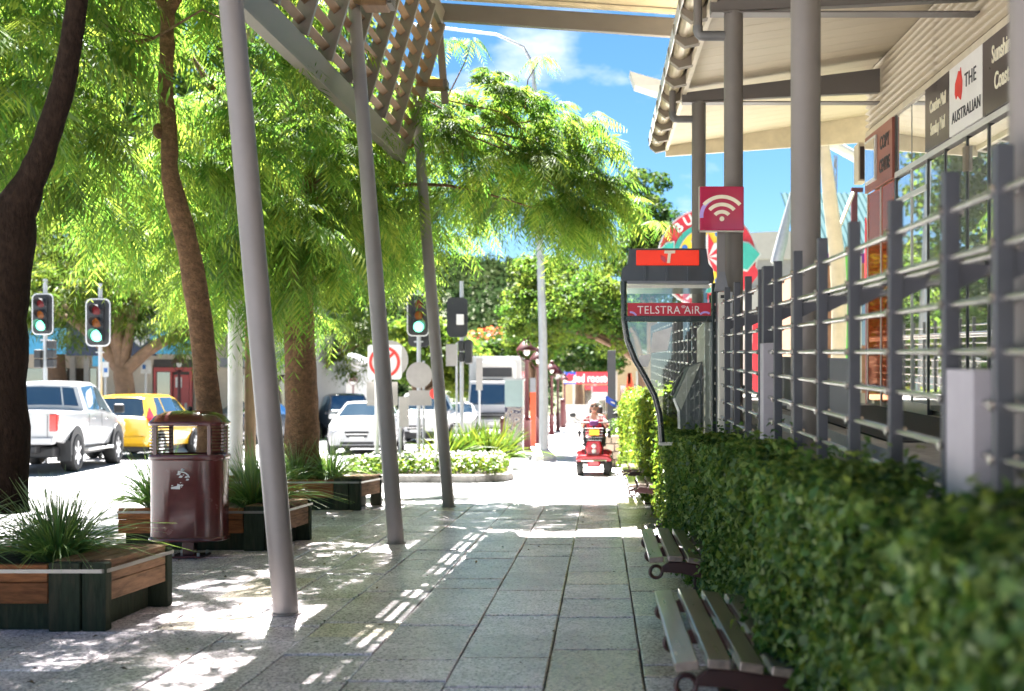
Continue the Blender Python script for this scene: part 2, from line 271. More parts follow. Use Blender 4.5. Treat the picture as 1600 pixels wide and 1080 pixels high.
mat('awning_blue', (.06, .36, .58), .5, var=.05); mat('awning_navy', (.018, .03, .07), .5); mat('wall_beige', (.52, .45, .36), .7, var=.08); mat('wall_white', (.5, .485, .46), .7, var=.06); mat('door_red', (.42, .04, .035), .4); mat('shop_dark', (.06, .055, .05), .7); mat('blue_paint', (.03, .14, .42), .5); mat('roof_teal', (.018, .055, .062), .8, var=.1, spec=.05); mat('brick', (.33, .16, .09), .8, var=.25); mat('grey_wall', (.30, .30, .31), .7, var=.1); mat('orange_paint', (.45, .05, .012), .5); mat('teal', (.05, .40, .33), .45); mat('sun_yellow', (.85, .60, .05), .45); mat('sign_crimson', (.62, .03, .05), .45); mat('dot_blue', (.04, .16, .5), .45); mat('stone', (.33, .26, .2), .8, var=.25, scale=5, objrand=.3, bump=.3); mat('rust', (.2, .15, .1), .7); mat('flag_red', (.65, .03, .05), .6); mat('green_paint', (.15, .5, .08), .5); mat('purple_paint', (.15, .03, .18), .5); mat('wood_gable', (.55, .40, .24), .7)
# ---------------------------------------------------------------- ground
def sheet(name, poly, z, m, parent=None):
    b = MB(); b.add([(x, y, z) for x, y in poly], [tuple(range(len(poly)))]); o = b.build(name, m, parent)
    return tag(o, kind='structure')
sheet('terrain', [(-395, -38), (395, -38), (395, 425), (-395, 425)], -.22, MATS['earth'])
road = sheet('road', [(-120, -40), (-4.9, -40), (-4.9, 17.2), (-1.4, 17.9), (-1.4, 29.3), (-3.1, 29.8), (-3.1, 140), (-120, 140)], -.04, MATS['asphalt'])
b = MB()
for pts in ([(-4.9, -6), (-4.9, 17.2), (-1.4, 17.9), (-1.4, 29.3), (-3.1, 29.8), (-3.1, 120)],):
    for (xa, ya), (xb, yb) in zip(pts, pts[1:]): b.bar((xa, ya, -.035), (xb, yb, -.035), .14, .078)
b.build('kerb', MATS['kerb_concrete'], None, bevel=.012, kind='structure')
bed = sheet('pavement', [(-4.83, 4.6), (1.6, 4.6), (1.6, 16.3), (-4.83, 16.3)], -.02, MATS['joint_dirt'])
sheet('near_pavement', [(-4.83, -8), (1.6, -8), (1.6, 4.6), (-4.83, 4.6)], 0, MATS['paver_stone'])
sheet('far_pavement', [(-4.83, 16.3), (3.6, 16.3), (3.6, 120), (-3.03, 120), (-3.03, 29.9), (-1.33, 29.4), (-1.33, 17.8), (-4.83, 17.1)], 0, MATS['far_pavement'])
PM = {}
def paver_mesh(w, l, warm):
    k = (round(w, 3), round(l, 3), warm)
    if k not in PM:
        b = MB(); g, c, h = .0045, .007, .045; x, y = w / 2 - g, l / 2 - .0075
        lo = [(-x, -y, -h), (x, -y, -h), (x, y, -h), (-x, y, -h)]; mid = [(a, d, -.004) for a, d, _ in lo]; top = [(math.copysign(abs(a) - c, a), math.copysign(abs(d) - c, d), 0) for a, d, _ in lo]
        b.add(lo + mid + top, [(0, 1, 5, 4), (1, 2, 6, 5), (2, 3, 7, 6), (3, 0, 4, 7), (4, 5, 9, 8), (5, 6, 10, 9), (6, 7, 11, 10), (7, 4, 8, 11), (8, 9, 10, 11)])
        me = bpy.data.meshes.new('paver'); me.from_pydata([tuple(p) for p in b.v], [], b.f); me.materials.append(MATS['paver_warm' if warm else 'paver_stone']); PM[k] = me
    return PM[k]
rp = random.Random(4); xs = [.677 - .474 * i for i in range(0, 13)]
for i in range(12):
    y = 4.6 + rp.random() * .3; x0, x1 = xs[i + 1], xs[i]
    while y < 16.2:
        l = rp.choice([.94, .94, .62, .62, .45, .45, .24] if i < 7 else [.94, .94, .62, .94]); l = min(l, 16.28 - y)
        if l < .1: break
        o = bpy.data.objects.new('paver', paver_mesh(x1 - x0, l, rp.random() < (.35 if i == 0 else .10))); link(o, bed)
        o.location = ((x0 + x1) / 2 + rp.uniform(-.002, .002), y + l / 2, rp.uniform(-.005, .0035)); o.rotation_euler = (rp.uniform(-.002, .002), rp.uniform(-.003, .003), rp.uniform(-.002, .002)); y += l
# far wooded hills
rh = np.random.default_rng(5); nx, ny = 90, 30; hv = []
def hillz(x, y):
    e = max(0, min(1, (y - 170) / 160)); env = 1 / (1 + math.exp((x - 2 - (y - 170) * .02) / 14))
    return e * env * (46 + 9 * math.sin(x * .021 + 1) + 5 * math.sin(x * .06 + y * .02))
for j in range(ny):
    for i in range(nx):
        x, y = -330 + i * 420 / (nx - 1), 165 + j * 250 / (ny - 1); hv.append((x, y, -.25 + hillz(x, y)))
b = MB(); b.add(hv, [(j * nx + i, j * nx + i + 1, (j + 1) * nx + i + 1, (j + 1) * nx + i) for j in range(ny - 1) for i in range(nx - 1)], True); b.build('hill', MATS['earth'], None, kind='structure', ang=180)

# ---------------------------------------------------------------- leaning poles, sun screen, high canopy over the path
for k, (bx, by, tx, tz, lab) in enumerate([(-1.993, 7.27, -2.42, 4.75, 'leaning grey steel pole nearest the camera, rising out of the top of the photo'),
                                            (-1.965, 11.0, -2.365, 5.13, 'leaning grey steel pole that ends under the timber boxed spotlight'),
                                            (-1.988, 14.94, -2.42, 5.32, 'furthest leaning grey steel pole, at the far end of the slatted sun screen')]):
    t = thing('leaning_pole', lab, 'pole', (bx, by, 0), 'leaning steel poles under the sun screen')
    b = MB(); b.tube([(bx, by, 0.0), (bx + (tx - bx) * .5, by, tz * .5), (tx, by, tz)], [.078, .077, .06 if k else .074], 28); b.build('shaft', MATS['pole_paint'], t)
    b = MB(); b.tube([(bx, by, .001), (bx, by, .012)], .095, 28); b.build('base_collar', MATS['pole_paint'], t)
sc = thing('sun_screen', 'tilted timber slatted sun screen with grey ribs carried on leaning poles', 'sun screen', (-2.5, 9.6, 4.2))
def SP(y, s, off=0.0): return Vector((-2.57 + .29 * s + off * .96, y, 2.57 + s - off * .28))     # point on the screen: s metres up its slope
def sbar(p0, p1, w, h, up): b = MB(slope=True); b.bar(p0, p1, w, h, up); return b
Nn = (.96, 0, -.28)
sbar(SP(3.6, 0), SP(14.86, 0), .10, .20, (.29, 0, 1)).build('lower_beam', MATS['screen_paint'], sc, bevel=.006)
sbar(SP(3.6, -.115, .02), SP(14.86, -.115, .02), .15, .025, (.29, 0, 1)).build('lower_flange', MATS['screen_paint'], sc)
sbar(SP(3.6, 1.72), SP(14.86, 1.72), .10, .16, (.29, 0, 1)).build('upper_beam', MATS['screen_paint'], sc, bevel=.006)
ribs = [14.8 - .86 * i for i in range(13)]
for y in ribs:
    b = MB(slope=True); b.bar(SP(y, .1, .01), SP(y, 1.66, .01), .15, .05, (0, 1, 0)); b.build('rib', MATS['screen_paint'], sc, bevel=.004)
for y0, y1 in zip(ribs[1:], ribs):
    for j in range(9):
        s = .20 + j * .17; b = MB(slope=True); a, c = SP(y0 + .03, s), SP(y1 - .03, s); b.bar(a, c, .060 if j in (3, 4) else .078, .034, (-.62, 0, .78)); b.build('slat', MATS['slat_timber'], sc)
b = MB(slope=True); b.bar((-2.12, 14.86, 4.45), (-2.02, 14.86, 3.2), .09, .05, (0, 1, 0)); b.build('end_strut', MATS['screen_paint'], sc)
def floodlight(c, lab, big=1.0):
    t = thing('spotlight', lab, 'spotlight', c, 'box spotlights on the sun screen'); x, y, z = c; w = .12 * big
    b = MB(); b.box(x - w, x + w, y - .10, y + .12, z - .06 * big, z + .07 * big); b.build('housing', MATS['slat_timber'], t, bevel=.01)
    for i in range(5):
        q = z - .045 * big + i * .024 * big; b = MB(); b.box(x + w, x + w + .05, y - .11, y + .11, q, q + .012); b.build('fin', MATS['beam_paint'], t)
    b = MB(); b.bar((x - w, y, z), (x - w - .16, y, z + .02), .03, .05); b.build('bracket', MATS['slat_timber'], t)
floodlight(P(587, 4, 10.95), 'timber coloured box spotlight at the top of the middle leaning pole')
floodlight(P(682, 133, 14.7), 'smaller box spotlight half hidden by leaves at the far leaning pole', .8)
hc = thing('high_canopy', 'high flat canopy over the footpath with grey edge beam and cream soffit', 'canopy', (-.6, 14.8, 6.1))
b = MB(slope=True); b.hexa([(-2.16, 14.72, 4.25), (1.25, 14.72, 4.01), (1.25, 14.82, 4.01), (-2.16, 14.82, 4.25), (-2.16, 14.72, 4.47), (1.25, 14.72, 4.25), (1.25, 14.82, 4.25), (-2.16, 14.82, 4.47)]); b.build('edge_beam', MATS['beam_paint'], hc, bevel=.005)
b = MB(slope=True); b.hexa([(-2.16, 14.55, 4.49), (1.25, 14.55, 4.27), (1.25, 14.66, 4.27), (-2.16, 14.66, 4.49), (-2.16, 14.55, 4.53), (1.25, 14.55, 4.31), (1.25, 14.66, 4.31), (-2.16, 14.66, 4.53)]); b.build('purlin', MATS['cream_trim'], hc)
for i in range(14):
    y0, y1 = 14.84 - .30 * (i + 1), 14.84 - .30 * i - .008
    b = MB(slope=True); b.hexa([(-2.2, y0, 4.54), (1.3, y0, 4.32), (1.3, y1, 4.32), (-2.2, y1, 4.54), (-2.2, y0, 4.57), (1.3, y0, 4.35), (1.3, y1, 4.35), (-2.2, y1, 4.57)]); b.build('soffit_panel', MATS['cream'], hc)
b = MB(slope=True); b.hexa([(-2.3, -3, 4.58), (1.35, -3, 4.36), (1.35, 14.86, 4.36), (-2.3, 14.86, 4.58), (-2.3, -3, 4.66), (1.35, -3, 4.44), (1.35, 14.86, 4.44), (-2.3, 14.86, 4.66)]); b.build('roof', MATS['beam_paint'], hc)
for y in (2.0, 8.4):
    b = MB(slope=True); b.box(-2.16, 1.25, y, y + .1, 4.02, 4.3); b.build('cross_beam', MATS['beam_paint'], hc)

# ---------------------------------------------------------------- shop awning on round columns
aw = thing('shop_awning', 'cream lined awning along the shops on round grey columns with half round gutter', 'awning', (1.07, 9.37, 0))
def soff(x): return 2.86 + (x - .89) * .154
for D in (2.8, 6.05, 9.37, 12.72):
    b = MB(slope=True); b.tube([(1.07, D, -.9), (1.07, D, 1), (1.07, D, 2.76)], .078, 28); c = b.build('column', MATS['column_paint'], aw)
    b = MB(slope=True); b.tube([(1.07, D, -.30), (1.07, D, -.27)], .098, 28); b.build('collar', MATS['column_paint'], c)
    b = MB(slope=True); b.hexa([(.88, D - .05, 2.755), (3.06, D - .05, 2.86), (3.06, D + .05, 2.86), (.88, D + .05, 2.755), (.88, D - .05, 2.85), (3.06, D - .05, 3.12), (3.06, D + .05, 3.12), (.88, D + .05, 2.85)]); b.build('rafter', MATS['beam_paint'], aw, bevel=.004)
    b = MB(slope=True); b.box(.885, 3.05, D - .075, D + .075, 2.74, 2.754); b.build('rafter_flange', MATS['beam_paint'], aw)
n = 0; y = -1.0
while y < 16.2:
    y1 = min(y + .31, 16.22); xa, xb = .935, (3.085 if y < 13.1 else 5.0)
    b = MB(slope=True); za, zb = soff(xa) + .035, soff(xb) + .035
    b.hexa([(xa, y, za), (xb, y, zb), (xb, y1 - .007, zb), (xa, y1 - .007, za), (xa, y, za + .03), (xb, y, zb + .03), (xb, y1 - .007, zb + .03), (xa, y1 - .007, za + .03)]); b.build('soffit_panel', MATS['cream'], aw); y = y1
b = MB(slope=True); b.hexa([(.80, -1, 2.97), (5, -1, 3.62), (5, 16.3, 3.62), (.80, 16.3, 2.97), (.80, -1, 3.02), (5, -1, 3.66), (5, 16.3, 3.66), (.80, 16.3, 3.02)]); b.build('roof', MATS['cream_trim'], aw)
b = MB(slope=True); b.box(.885, .93, -1, 16.22, 2.83, 2.92); b.build('edge_strip', MATS['cream_trim'], aw)
b = MB(slope=True); b.hexa([(.90, 16.24, 2.76), (5, 16.24, 3.05), (5, 16.30, 3.05), (.90, 16.30, 2.76), (.90, 16.24, 2.925), (5, 16.24, 3.56), (5, 16.30, 3.56), (.90, 16.30, 2.925)]); b.build('end_fascia', MATS['cream_trim'], aw)
b = MB(slope=True); gr = .095
for (ya, yb) in ((-1, 16.25),):
    vs = []; fs = []; m = 11; k = 60
    for i in range(k + 1):
        yy = ya + (yb - ya) * i / k
        for j in range(m): q = math.pi + math.pi * j / (m - 1); vs.append((.775 + gr * math.cos(q), yy, 2.97 + gr * math.sin(q) * .98))
    for i in range(k):
        for j in range(m - 1): fs.append((i * m + j, i * m + j + 1, (i + 1) * m + j + 1, (i + 1) * m + j))
    b.add(vs, fs, True)
gut = b.build('gutter', MATS['gutter_metal'], aw)
b = MB(slope=True); b.box(.665, .677, -1, 16.25, 2.90, 3.06); b.build('gutter_lip', MATS['alu'], gut)
y = 16.2
while y > 3.5:
    b = MB(slope=True); hx = [(.65, 3.0), (.675, 2.865), (.76, 2.80), (.90, 2.83), (.90, 3.0), (.86, 3.0), (.85, 2.91), (.775, 2.885), (.705, 2.91), (.685, 3.0)]
    b.prism(hx, (0, y, 0), (1, 0, 0), (0, 0, 1), .11); b.build('gutter_bracket', MATS['bracket_paint'], gut); y -= .80
for D in (6.05, 9.37, 12.72):
    b = MB(slope=True); b.tube([(.78, D, 2.88), (.78, D, 2.64)], .036, 14); dp = b.build('downpipe', MATS['column_paint'], aw)
    b = MB(slope=True); pts = [(.78, D, 2.65), (.78, D, 2.615), (.788, D, 2.588), (.806, D, 2.572), (.835, D, 2.57), (1.0, D, 2.57)]; b.tube(pts, .041, 14); b.build('pipe_elbow', MATS['pipe_dark'], dp)

# ---------------------------------------------------------------- shop building
sh = thing('shop_building', 'shop with corrugated cream wall above tall glass doors on the right', 'shop', (3.1, 7, 0))
XW = 3.1
b = MB(slope=True); b.box(3.16, 9, -3, 13.35, -1.2, 3.3); b.build('wall', MATS['wall_beige'], sh)
b = MB(slope=True); b.box(3.06, 3.2, -3, 13.40, -1.2, -.60); b.build('plinth', MATS['concrete'], sh)
for ya, yb in ((-3, 3.3), (3.26, 10.7), (10.66, 13.42)):
    vs, fs = [], []; nr = 9; m = nr * 8 + 1; pit = .66 / nr
    for yy in (ya, yb):
        for j in range(m): z = 2.55 + pit * j / 8; vs.append((XW - .002 * (ya > 0) - .034 * math.cos(2 * math.pi * j / 8), yy, z))
    for j in range(m - 1): fs.append((j, m + j, m + j + 1, j + 1))
    b = MB(slope=True); b.add(vs, fs, True); b.build('corrugated_sheet', MATS['cream'], sh, ang=60)
b = MB(slope=True); b.box(3.07, 3.16, -3, 13.43, 2.485, 2.55); b.build('trim', MATS['cream_trim'], sh)
b = MB(slope=True); b.box(3.08, 3.16, -3, 12.13, 1.83, 1.885); b.build('door_header', MATS['alu'], sh)
def zpx(y, x): return (550 - y) / (x - 939) * XW         # height on the shop wall of photo pixel x, y
mull = [13.42, 12.78, 12.13, 11.52, 10.94, 10.39, 9.77, 9.22, 8.55, 7.9, 7.2, 6.5, 5.6, 4.7, 3.8]
for i, (a, c) in enumerate(zip(mull, mull[1:])):
    post = i < 2
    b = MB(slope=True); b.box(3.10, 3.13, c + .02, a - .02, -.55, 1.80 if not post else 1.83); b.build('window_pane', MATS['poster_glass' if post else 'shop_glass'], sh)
for i, a in enumerate(mull):
    b = MB(slope=True); wd = .014 if i not in (2,) else .035; b.box(3.089, 3.14, a - wd, a + wd, -.6, 1.83 if i not in (2,) else 2.485); b.build('mullion', MATS['alu' if i in (0, 1, 3) else 'door_frame'], sh)
for a, c in ((12.13, 11.52), (11.52, 10.94)):
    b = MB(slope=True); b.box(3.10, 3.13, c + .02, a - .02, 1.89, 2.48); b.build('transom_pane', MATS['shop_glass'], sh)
b = MB(slope=True); b.box(3.089, 3.14, 10.93, 10.95, 1.885, 2.485); b.build('mullion', MATS['alu'], sh)
for y in (11.52, 10.94):
    b = MB(slope=True); b.box(3.085, 3.14, 10.96, 12.09, 1.55, 1.60) if y > 11 else b.box(3.083, 3.14, 10.94, 12.1, -.6, -.5); b.build('door_rail', MATS['alu'], sh)
b = MB(slope=True); b.box(3.07, 3.098, 9.73, 9.81, 1.53, 1.74); b.build('door_closer', MATS['bracket_paint'], sh)
b = MB(slope=True); b.box(1.25, 3.06, -3, 16.3, -.64, -.60); b.build('floor_slab', MATS['concrete'], sh)
b = MB(slope=True); b.box(1.9, 3.0, 7.6, 12.6, -.598, -.585); b.build('door_mat', MATS['joint_dirt'], sh)
UY, UZ = (0, -1, 0), (0, SL * 0, 1)
def board(name, lab, cat, ya, yb, z0, z1, m, group='sign boards above the shop windows'):
    t = thing(name, lab, cat, (XW - .03, (ya + yb) / 2, H + SL * (ya + yb) / 2 + z0), group)
    b = MB(slope=True); b.box(3.062, 3.09, yb + .006, ya - .006, z0, z1); b.build('board', m, t); return t
def wtext(t, s, size, y, z, m, sx=1.0, **k):
    zz = H + SL * y + z; return text('lettering', s, size, (3.060, y, zz), (0, -1, -SL), (0, 0, 1), m, t, .003, sx=sx, **k)
s1 = board('shop_sign', 'reddish COPY CENTRE sign board with framed picture at the far corner', 'sign', 13.42, 12.15, 1.84, 2.48, MATS['sign_red'])
wtext(s1, 'COPY', .20, 12.48, 2.28, MATS['ink'], bold=.004, sx=.78); wtext(s1, 'CENTRE', .20, 12.48, 2.03, MATS['ink'], bold=.004, sx=.62)
b = MB(slope=True); b.box(3.04, 3.062, 12.82, 13.33, 1.92, 2.42); pf = b.build('picture_frame', MATS['alu'], s1)
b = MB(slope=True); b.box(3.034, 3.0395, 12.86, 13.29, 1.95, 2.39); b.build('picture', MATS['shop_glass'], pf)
s2 = board('shop_sign', 'dark brown Courier-Mail Sunday Mail newspaper sign board', 'sign', 10.92, 10.16, 1.89, 2.48, MATS['sign_brown'])
wtext(s2, 'Courier-Mail', .155, 10.50, 2.27, MATS['cream_ink'], sx=.62, bold=.004); wtext(s2, 'Sunday Mail', .155, 10.50, 2.06, MATS['cream_ink'], sx=.62, bold=.004)
s3 = board('shop_sign', 'white newspaper sign board THE AUSTRALIAN with small red map', 'sign', 10.16, 9.27, 1.89, 2.48, MATS['sign_white'])
wtext(s3, 'THE', .17, 9.57, 2.28, MATS['ink'], sx=.9, spacing=1.15); wtext(s3, 'AUSTRALIAN', .14, 9.69, 2.03, MATS['ink'], sx=.86, spacing=1.1)
au = [(-.10, -.02), (-.09, .05), (-.03, .09), (0, .12), (.03, .11), (.035, .08), (.06, .13), (.075, .08), (.10, .03), (.09, -.04), (.06, -.09), (.02, -.07), (-.03, -.04), (-.07, -.06)]
yq = 9.88; b = MB(); b.prism([(u, v * 1.25) for u, v in au], (3.058, yq, H + SL * yq + 2.26), UY, (0, 0, 1), .006); b.build('red_map', MATS['red_ink'], s3)
s4 = board('shop_sign', 'dark Sunshine Coast Daily sign board cut off by the near column', 'sign', 9.27, 7.9, 1.89, 2.48, MATS['sign_brown'])
wtext(s4, 'Sunshine', .19, 8.80, 2.32, MATS['cream_ink'], sx=.72, bold=.003); wtext(s4, 'Coast Daily', .19, 8.66, 2.10, MATS['cream_ink'], sx=.72, bold=.003)
bx = thing('box_sign', 'small cream framed box projecting from the far shop corner', 'box sign', P(1346, 284, 13.6))
b = MB(); p, q = P(1340, 284, 13.6), P(1353, 224, 13.6); b.box(p.x, q.x, 13.55, 13.8, p.z, q.z); b.build('frame', MATS['cream_trim'], bx)
b = MB(); p, q = P(1344, 280, 13.54), P(1351.5, 229, 13.54); b.box(p.x, q.x, 13.535, 13.549, p.z, q.z); b.build('panel', MATS['sign_brown'], bx)

# ---------------------------------------------------------------- balustrade, pedestals, ramp wall
fn = thing('balustrade', 'dark grey steel balustrade of stepped flat posts and round rails behind the hedge', 'balustrade', (.95, 9, 0))
ys = [1.5, 2.1, 2.73, 3.14, 3.73]; y = 4.34
while y < 22: ys.append(y); y += .627
FX = .95
for i, y in enumerate(ys):
    b = MB(slope=True); b.box(FX - .021, FX + .021, y - .02, y + .02, -.85, .49); po = b.build('post', MATS['fence_paint'], fn, bevel=.002)
    if y < 12:
        b = MB(slope=True); b.prism([(.02, .17), (.11, .215), (.11, .24), (.02, .24)], (FX, y + .0, 0), (1, 0, 0), (0, 0, 1), .03); b.build('bracket', MATS['fence_paint'], po)
        b = MB(slope=True)
        for k in range(-4, 4): b.tube([(FX - .034, y, .128 * k), (FX + .034, y, .128 * k)], .013, 8)
        b.build('rail_sleeve', MATS['steel'], po, kind='stuff')
for k in range(-4, 4):
    b = MB(slope=True); b.tube([(FX, 1.3 + j * (20.9 / 8), .128 * k) for j in range(9)], .011, 10); b.build('rail', MATS['steel'], fn)
for dz, r in ((.262, .021), (.22, .014)):
    b = MB(slope=True); b.tube([(FX + .105, 1.3 + j * (20.9 / 8), dz) for j in range(9)], r, 12); b.build('handrail', MATS['steel'], fn)
pd = thing('gate_pillar', 'pale grey square pillar built into the balustrade nearest the camera', 'pillar', (FX + .02, 3.0, 0), 'pale pillars in the balustrade')
b = MB(slope=True); b.box(FX - .03, FX + .075, 2.86, 3.08, -1.0, -.045); b.build('body', MATS['pedestal'], pd, bevel=.004)
pd2 = thing('gate_pillar', 'slim pale grey pillar in the balustrade near the phone booth', 'pillar', (FX, 6.6, 0), 'pale pillars in the balustrade')
b = MB(slope=True); b.box(FX - .035, FX + .03, 6.53, 6.67, -1.0, .05); b.build('body', MATS['pedestal'], pd2, bevel=.004)
b = MB(slope=True); b.box(FX - .03, FX + .03, 6.56, 6.64, .052, .49); b.build('post', MATS['fence_paint'], pd2, bevel=.003)
rw = thing('ramp_wall', 'low concrete ramp wall with brown upper panels behind the balustrade', 'wall', (1.5, 9, 0))
for i in range(6):
    ya = 7.0 + i * .62; b = MB(slope=True); b.box(1.5, 1.56, ya, ya + .6, -.40, -.04); b.build('panel', MATS['fence_paint'] if i % 2 else MATS['booth_grey'], rw, bevel=.006)
for i in range(9):
    ya = 4.6 + i * .9; b = MB(slope=True); b.box(1.38, 1.48, ya, ya + .885, -1.2, -.47); b.build('block', MATS['concrete'], rw, bevel=.006)
# ---------------------------------------------------------------- phone booth (front frame faces the camera at 9.54 m)
BD = 9.54
def pz(x, y, D=BD): return P(x, y, D)
bo = thing('phone_booth', 'black framed phone booth with orange top and curved legs standing in the hedge', 'phone booth', (.55, 9.95, .98))
def pbox(x0, y0, x1, y1, d0, d1, D=BD):
    a, c = P(x0, y1, D), P(x1, y0, D); b = MB(); b.box(a.x, c.x, d0, d1, a.z, c.z); return b
k = BD / F
# hood
b = MB(); hp = [(981, 412), (983, 388), (1104, 388), (1107, 412), (1114, 420), (1116, 436), (1114, 443), (972, 443), (970, 436), (972, 420)]
b.prism([((x - CX) * k, -(y - CY) * k) for x, y in hp], (0, 9.99, H), (1, 0, 0), (0, 0, 1), .90); hood = b.build('hood', MATS['booth_black'], bo, bevel=.008)
pbox(994, 391.5, 1092, 415, BD - .022, BD - .0).build('light_panel', MATS['booth_orange'], bo, bevel=.004)
text('lettering', 'T', .135, P(1044.5, 402.5, BD - .026), (1, 0, 0), (0, 0, 1), MATS['cream_ink'], hood, .004, shear=.12, bold=.006)
b = MB(); b.prism([(0, 0), (-.045, .02), (-.035, -.02), (-.005, -.045), (.01, -.03)], P(1040, 402, BD - .0245), (1, 0, 0), (0, 0, 1), .003); b.build('emblem', MATS['tail_red'], hood)
for x in (1007.5, 1042, 1076): pbox(x - 2, 417, x + 2, 440, BD - .03, BD + .02).build('rib', MATS['booth_black'], hood)
pbox(980, 439.5, 1108, 444, BD - .03, BD + .04).build('lip', MATS['booth_grey'], hood)
pbox(980, 445.5, 1109, 450.5, BD - .012, BD + .012).build('header_rail', MATS['steel_cab'], bo)
for fr in (BD,):
    pbox(980, 450.5, 1109, 473.5, fr - .003, fr + .003).build('glass_panel', MATS['booth_glass'], bo)
    b = MB(); gp = [(980, 503), (1111, 503), (1111, 684), (1036, 684), (1033, 655), (1024, 618), (1009, 589), (994, 562), (983, 531)]
    b.prism([((x - CX) * k, -(y - CY) * k) for x, y in gp], (0, fr, H), (1, 0, 0), (0, 0, 1), .006); b.build('glass_panel', MATS['booth_glass'], bo)
    lp = [(974.5, 440), (974.5, 470), (975, 500), (980, 531), (992, 562), (1008, 589), (1023, 618), (1030.5, 647), (1033, 671), (1034.5, 692)]
    b = MB(); b.tube([(P(x, y, BD).x, fr, P(x, y, BD).z) for x, y in lp], .0245, 12); leg = b.build('curved_leg', MATS['booth_green'], bo)
    b = MB(); a = P(1040, 692, BD); b.box(a.x - .055, a.x + .06, fr - .05, fr + .05, a.z - .02, a.z + .004); b.build('foot_plate', MATS['steel_cab'], leg)
    pbox(1111.5, 443, 1119, 690, fr - .03, fr + .03).build('post', MATS['booth_green'], bo, bevel=.006)
    pbox(972, 493.8, 1118, 503, fr - .02, fr + .02).build('cross_rail', MATS['booth_green'], bo, bevel=.004)
a, c = P(1102, 690, BD), P(1111, 503, BD); b = MB(); b.box(a.x, c.x, BD + .05, BD + .82, a.z, c.z); b.build('back_panel', MATS['steel_cab'], bo)
pbox(1111.5, 443, 1119, 690, BD + .80, BD + .86).build('post', MATS['booth_green'], bo, bevel=.006)
band = pbox(980.5, 473.7, 1110.5, 493.6, BD - .008, BD - .002).build('red_band', MATS['booth_crimson'], bo)
text('lettering', 'TELSTRA AiR', .092, P(1045, 485, BD - .010), (1, 0, 0), (0, 0, 1), MATS['white_ink'], band, .002, sx=.93, spacing=1.08)
def arc_poly(c, r, w, a0, a1, n=14):
    o = [(c[0] + (r + w / 2) * math.cos(R(a0 + (a1 - a0) * i / n)), c[1] + (r + w / 2) * math.sin(R(a0 + (a1 - a0) * i / n))) for i in range(n + 1)]
    return o + [(c[0] + (r - w / 2) * math.cos(R(a1 - (a1 - a0) * i / n)), c[1] + (r - w / 2) * math.sin(R(a1 - (a1 - a0) * i / n))) for i in range(n + 1)]
b = MB(); q = P(1068, 480.5, BD - .0095)
for r in (.010, .018, .026): b.prism(arc_poly((0, -.012), r, .0035, 40, 140, 8), q, (1, 0, 0), (0, 0, 1), .002)
b.build('signal_mark', MATS['white_ink'], band)
for cx, a0, a1 in ((1102, 50, 140), (985, 30, 95)):
    b = MB(); b.prism(arc_poly((0, -.06), .055, .016, a0, a1, 8), P(cx, 487, BD - .0095), (1, 0, 0), (0, 0, 1), .002); b.build('swoosh', MATS['lilac'], band)
un = [(1101, 563), (1101, 672), (1066, 672), (1065, 643), (1057, 622), (1079, 572), (1093, 565)]
b = MB(); b.prism([((x - CX) * k, -(y - CY) * k) for x, y in un], (0, BD + .40, H), (1, 0, 0), (0, 0, 1), .34); ph = b.build('phone_unit', MATS['booth_grey'], bo, bevel=.006)
b = MB(); b.prism([((x - CX) * k, -(y - CY) * k) for x, y in [(1058, 622), (1080, 573), (1099, 565), (1067, 641)]], (0, BD + .215, H), (1, 0, 0), (0, 0, 1), .02); b.build('front_plate', MATS['steel_cab'], ph)
b = MB(); a, c = P(1053, 618, BD), P(1073, 572, BD); b.bar((a.x, BD + .32, a.z), (c.x, BD + .32, c.z), .10, .03, (1, 0, .5)); b.build('handset', MATS['booth_black'], ph, bevel=.012)
for i, quad in enumerate([[(1020, 520), (1050, 511), (1043, 548), (1016, 552)], [(999, 556), (1018, 553), (1012, 574), (997, 571)]]):
    b = MB(); b.prism([((x - CX) * k, -(y - CY) * k) for x, y in quad], (0, BD - .0055, H), (1, 0, 0), (0, 0, 1), .002); b.build('notice', MATS['paper'], bo)
# cabinet column and wifi sign beside the booth
cb = thing('steel_cabinet', 'narrow stainless steel cabinet between the phone booth and the balustrade', 'cabinet', (1.0, 9.2, .9))
a, c = P(1123, 680, 9.15), P(1141, 456, 9.15); b = MB(); b.box(a.x, c.x, 9.15, 9.25, a.z, c.z); b.build('body', MATS['steel_cab'], cb, bevel=.004)
b = MB(); a2, c2 = P(1126, 466, 9.14), P(1137, 461, 9.14); b.box(a2.x, c2.x, 9.135, 9.148, a2.z, c2.z); b.build('slot', MATS['black'], cb)
b = MB(); a2, c2 = P(1141.5, 680, 9.15), P(1145, 456, 9.15); b.box(a2.x, c2.x, 9.16, 9.25, a2.z, c2.z); b.build('edge_strip', MATS['galv'], cb)
ws = thing('wifi_sign', 'glossy crimson square box sign with white wifi arcs on a post above the booth', 'sign', P(1128, 455, 9.20))
a, c = P(1093.5, 360, 9.08), P(1162.5, 291, 9.08); b = MB(); b.box(a.x, c.x, 9.08, 9.145, a.z, c.z); bx = b.build('box', MATS['magenta'], ws, bevel=.008)
b = MB(); b.box(a.x - .006, a.x - .0005, 9.09, 9.14, a.z, c.z); b.box(a.x, c.x, 9.09, 9.14, a.z - .009, a.z - .0005); b.build('edge_trim', MATS['steel_cab'], bx)
kk = 9.08 / F; q = P(1128, 343.5, 9.0775); b = MB()
for r in (14.5, 26, 38): b.prism(arc_poly((0, -2 * kk), r * kk, 5.6 * kk, 42, 138, 16), q, (1, 0, 0), (0, 0, 1), .004)
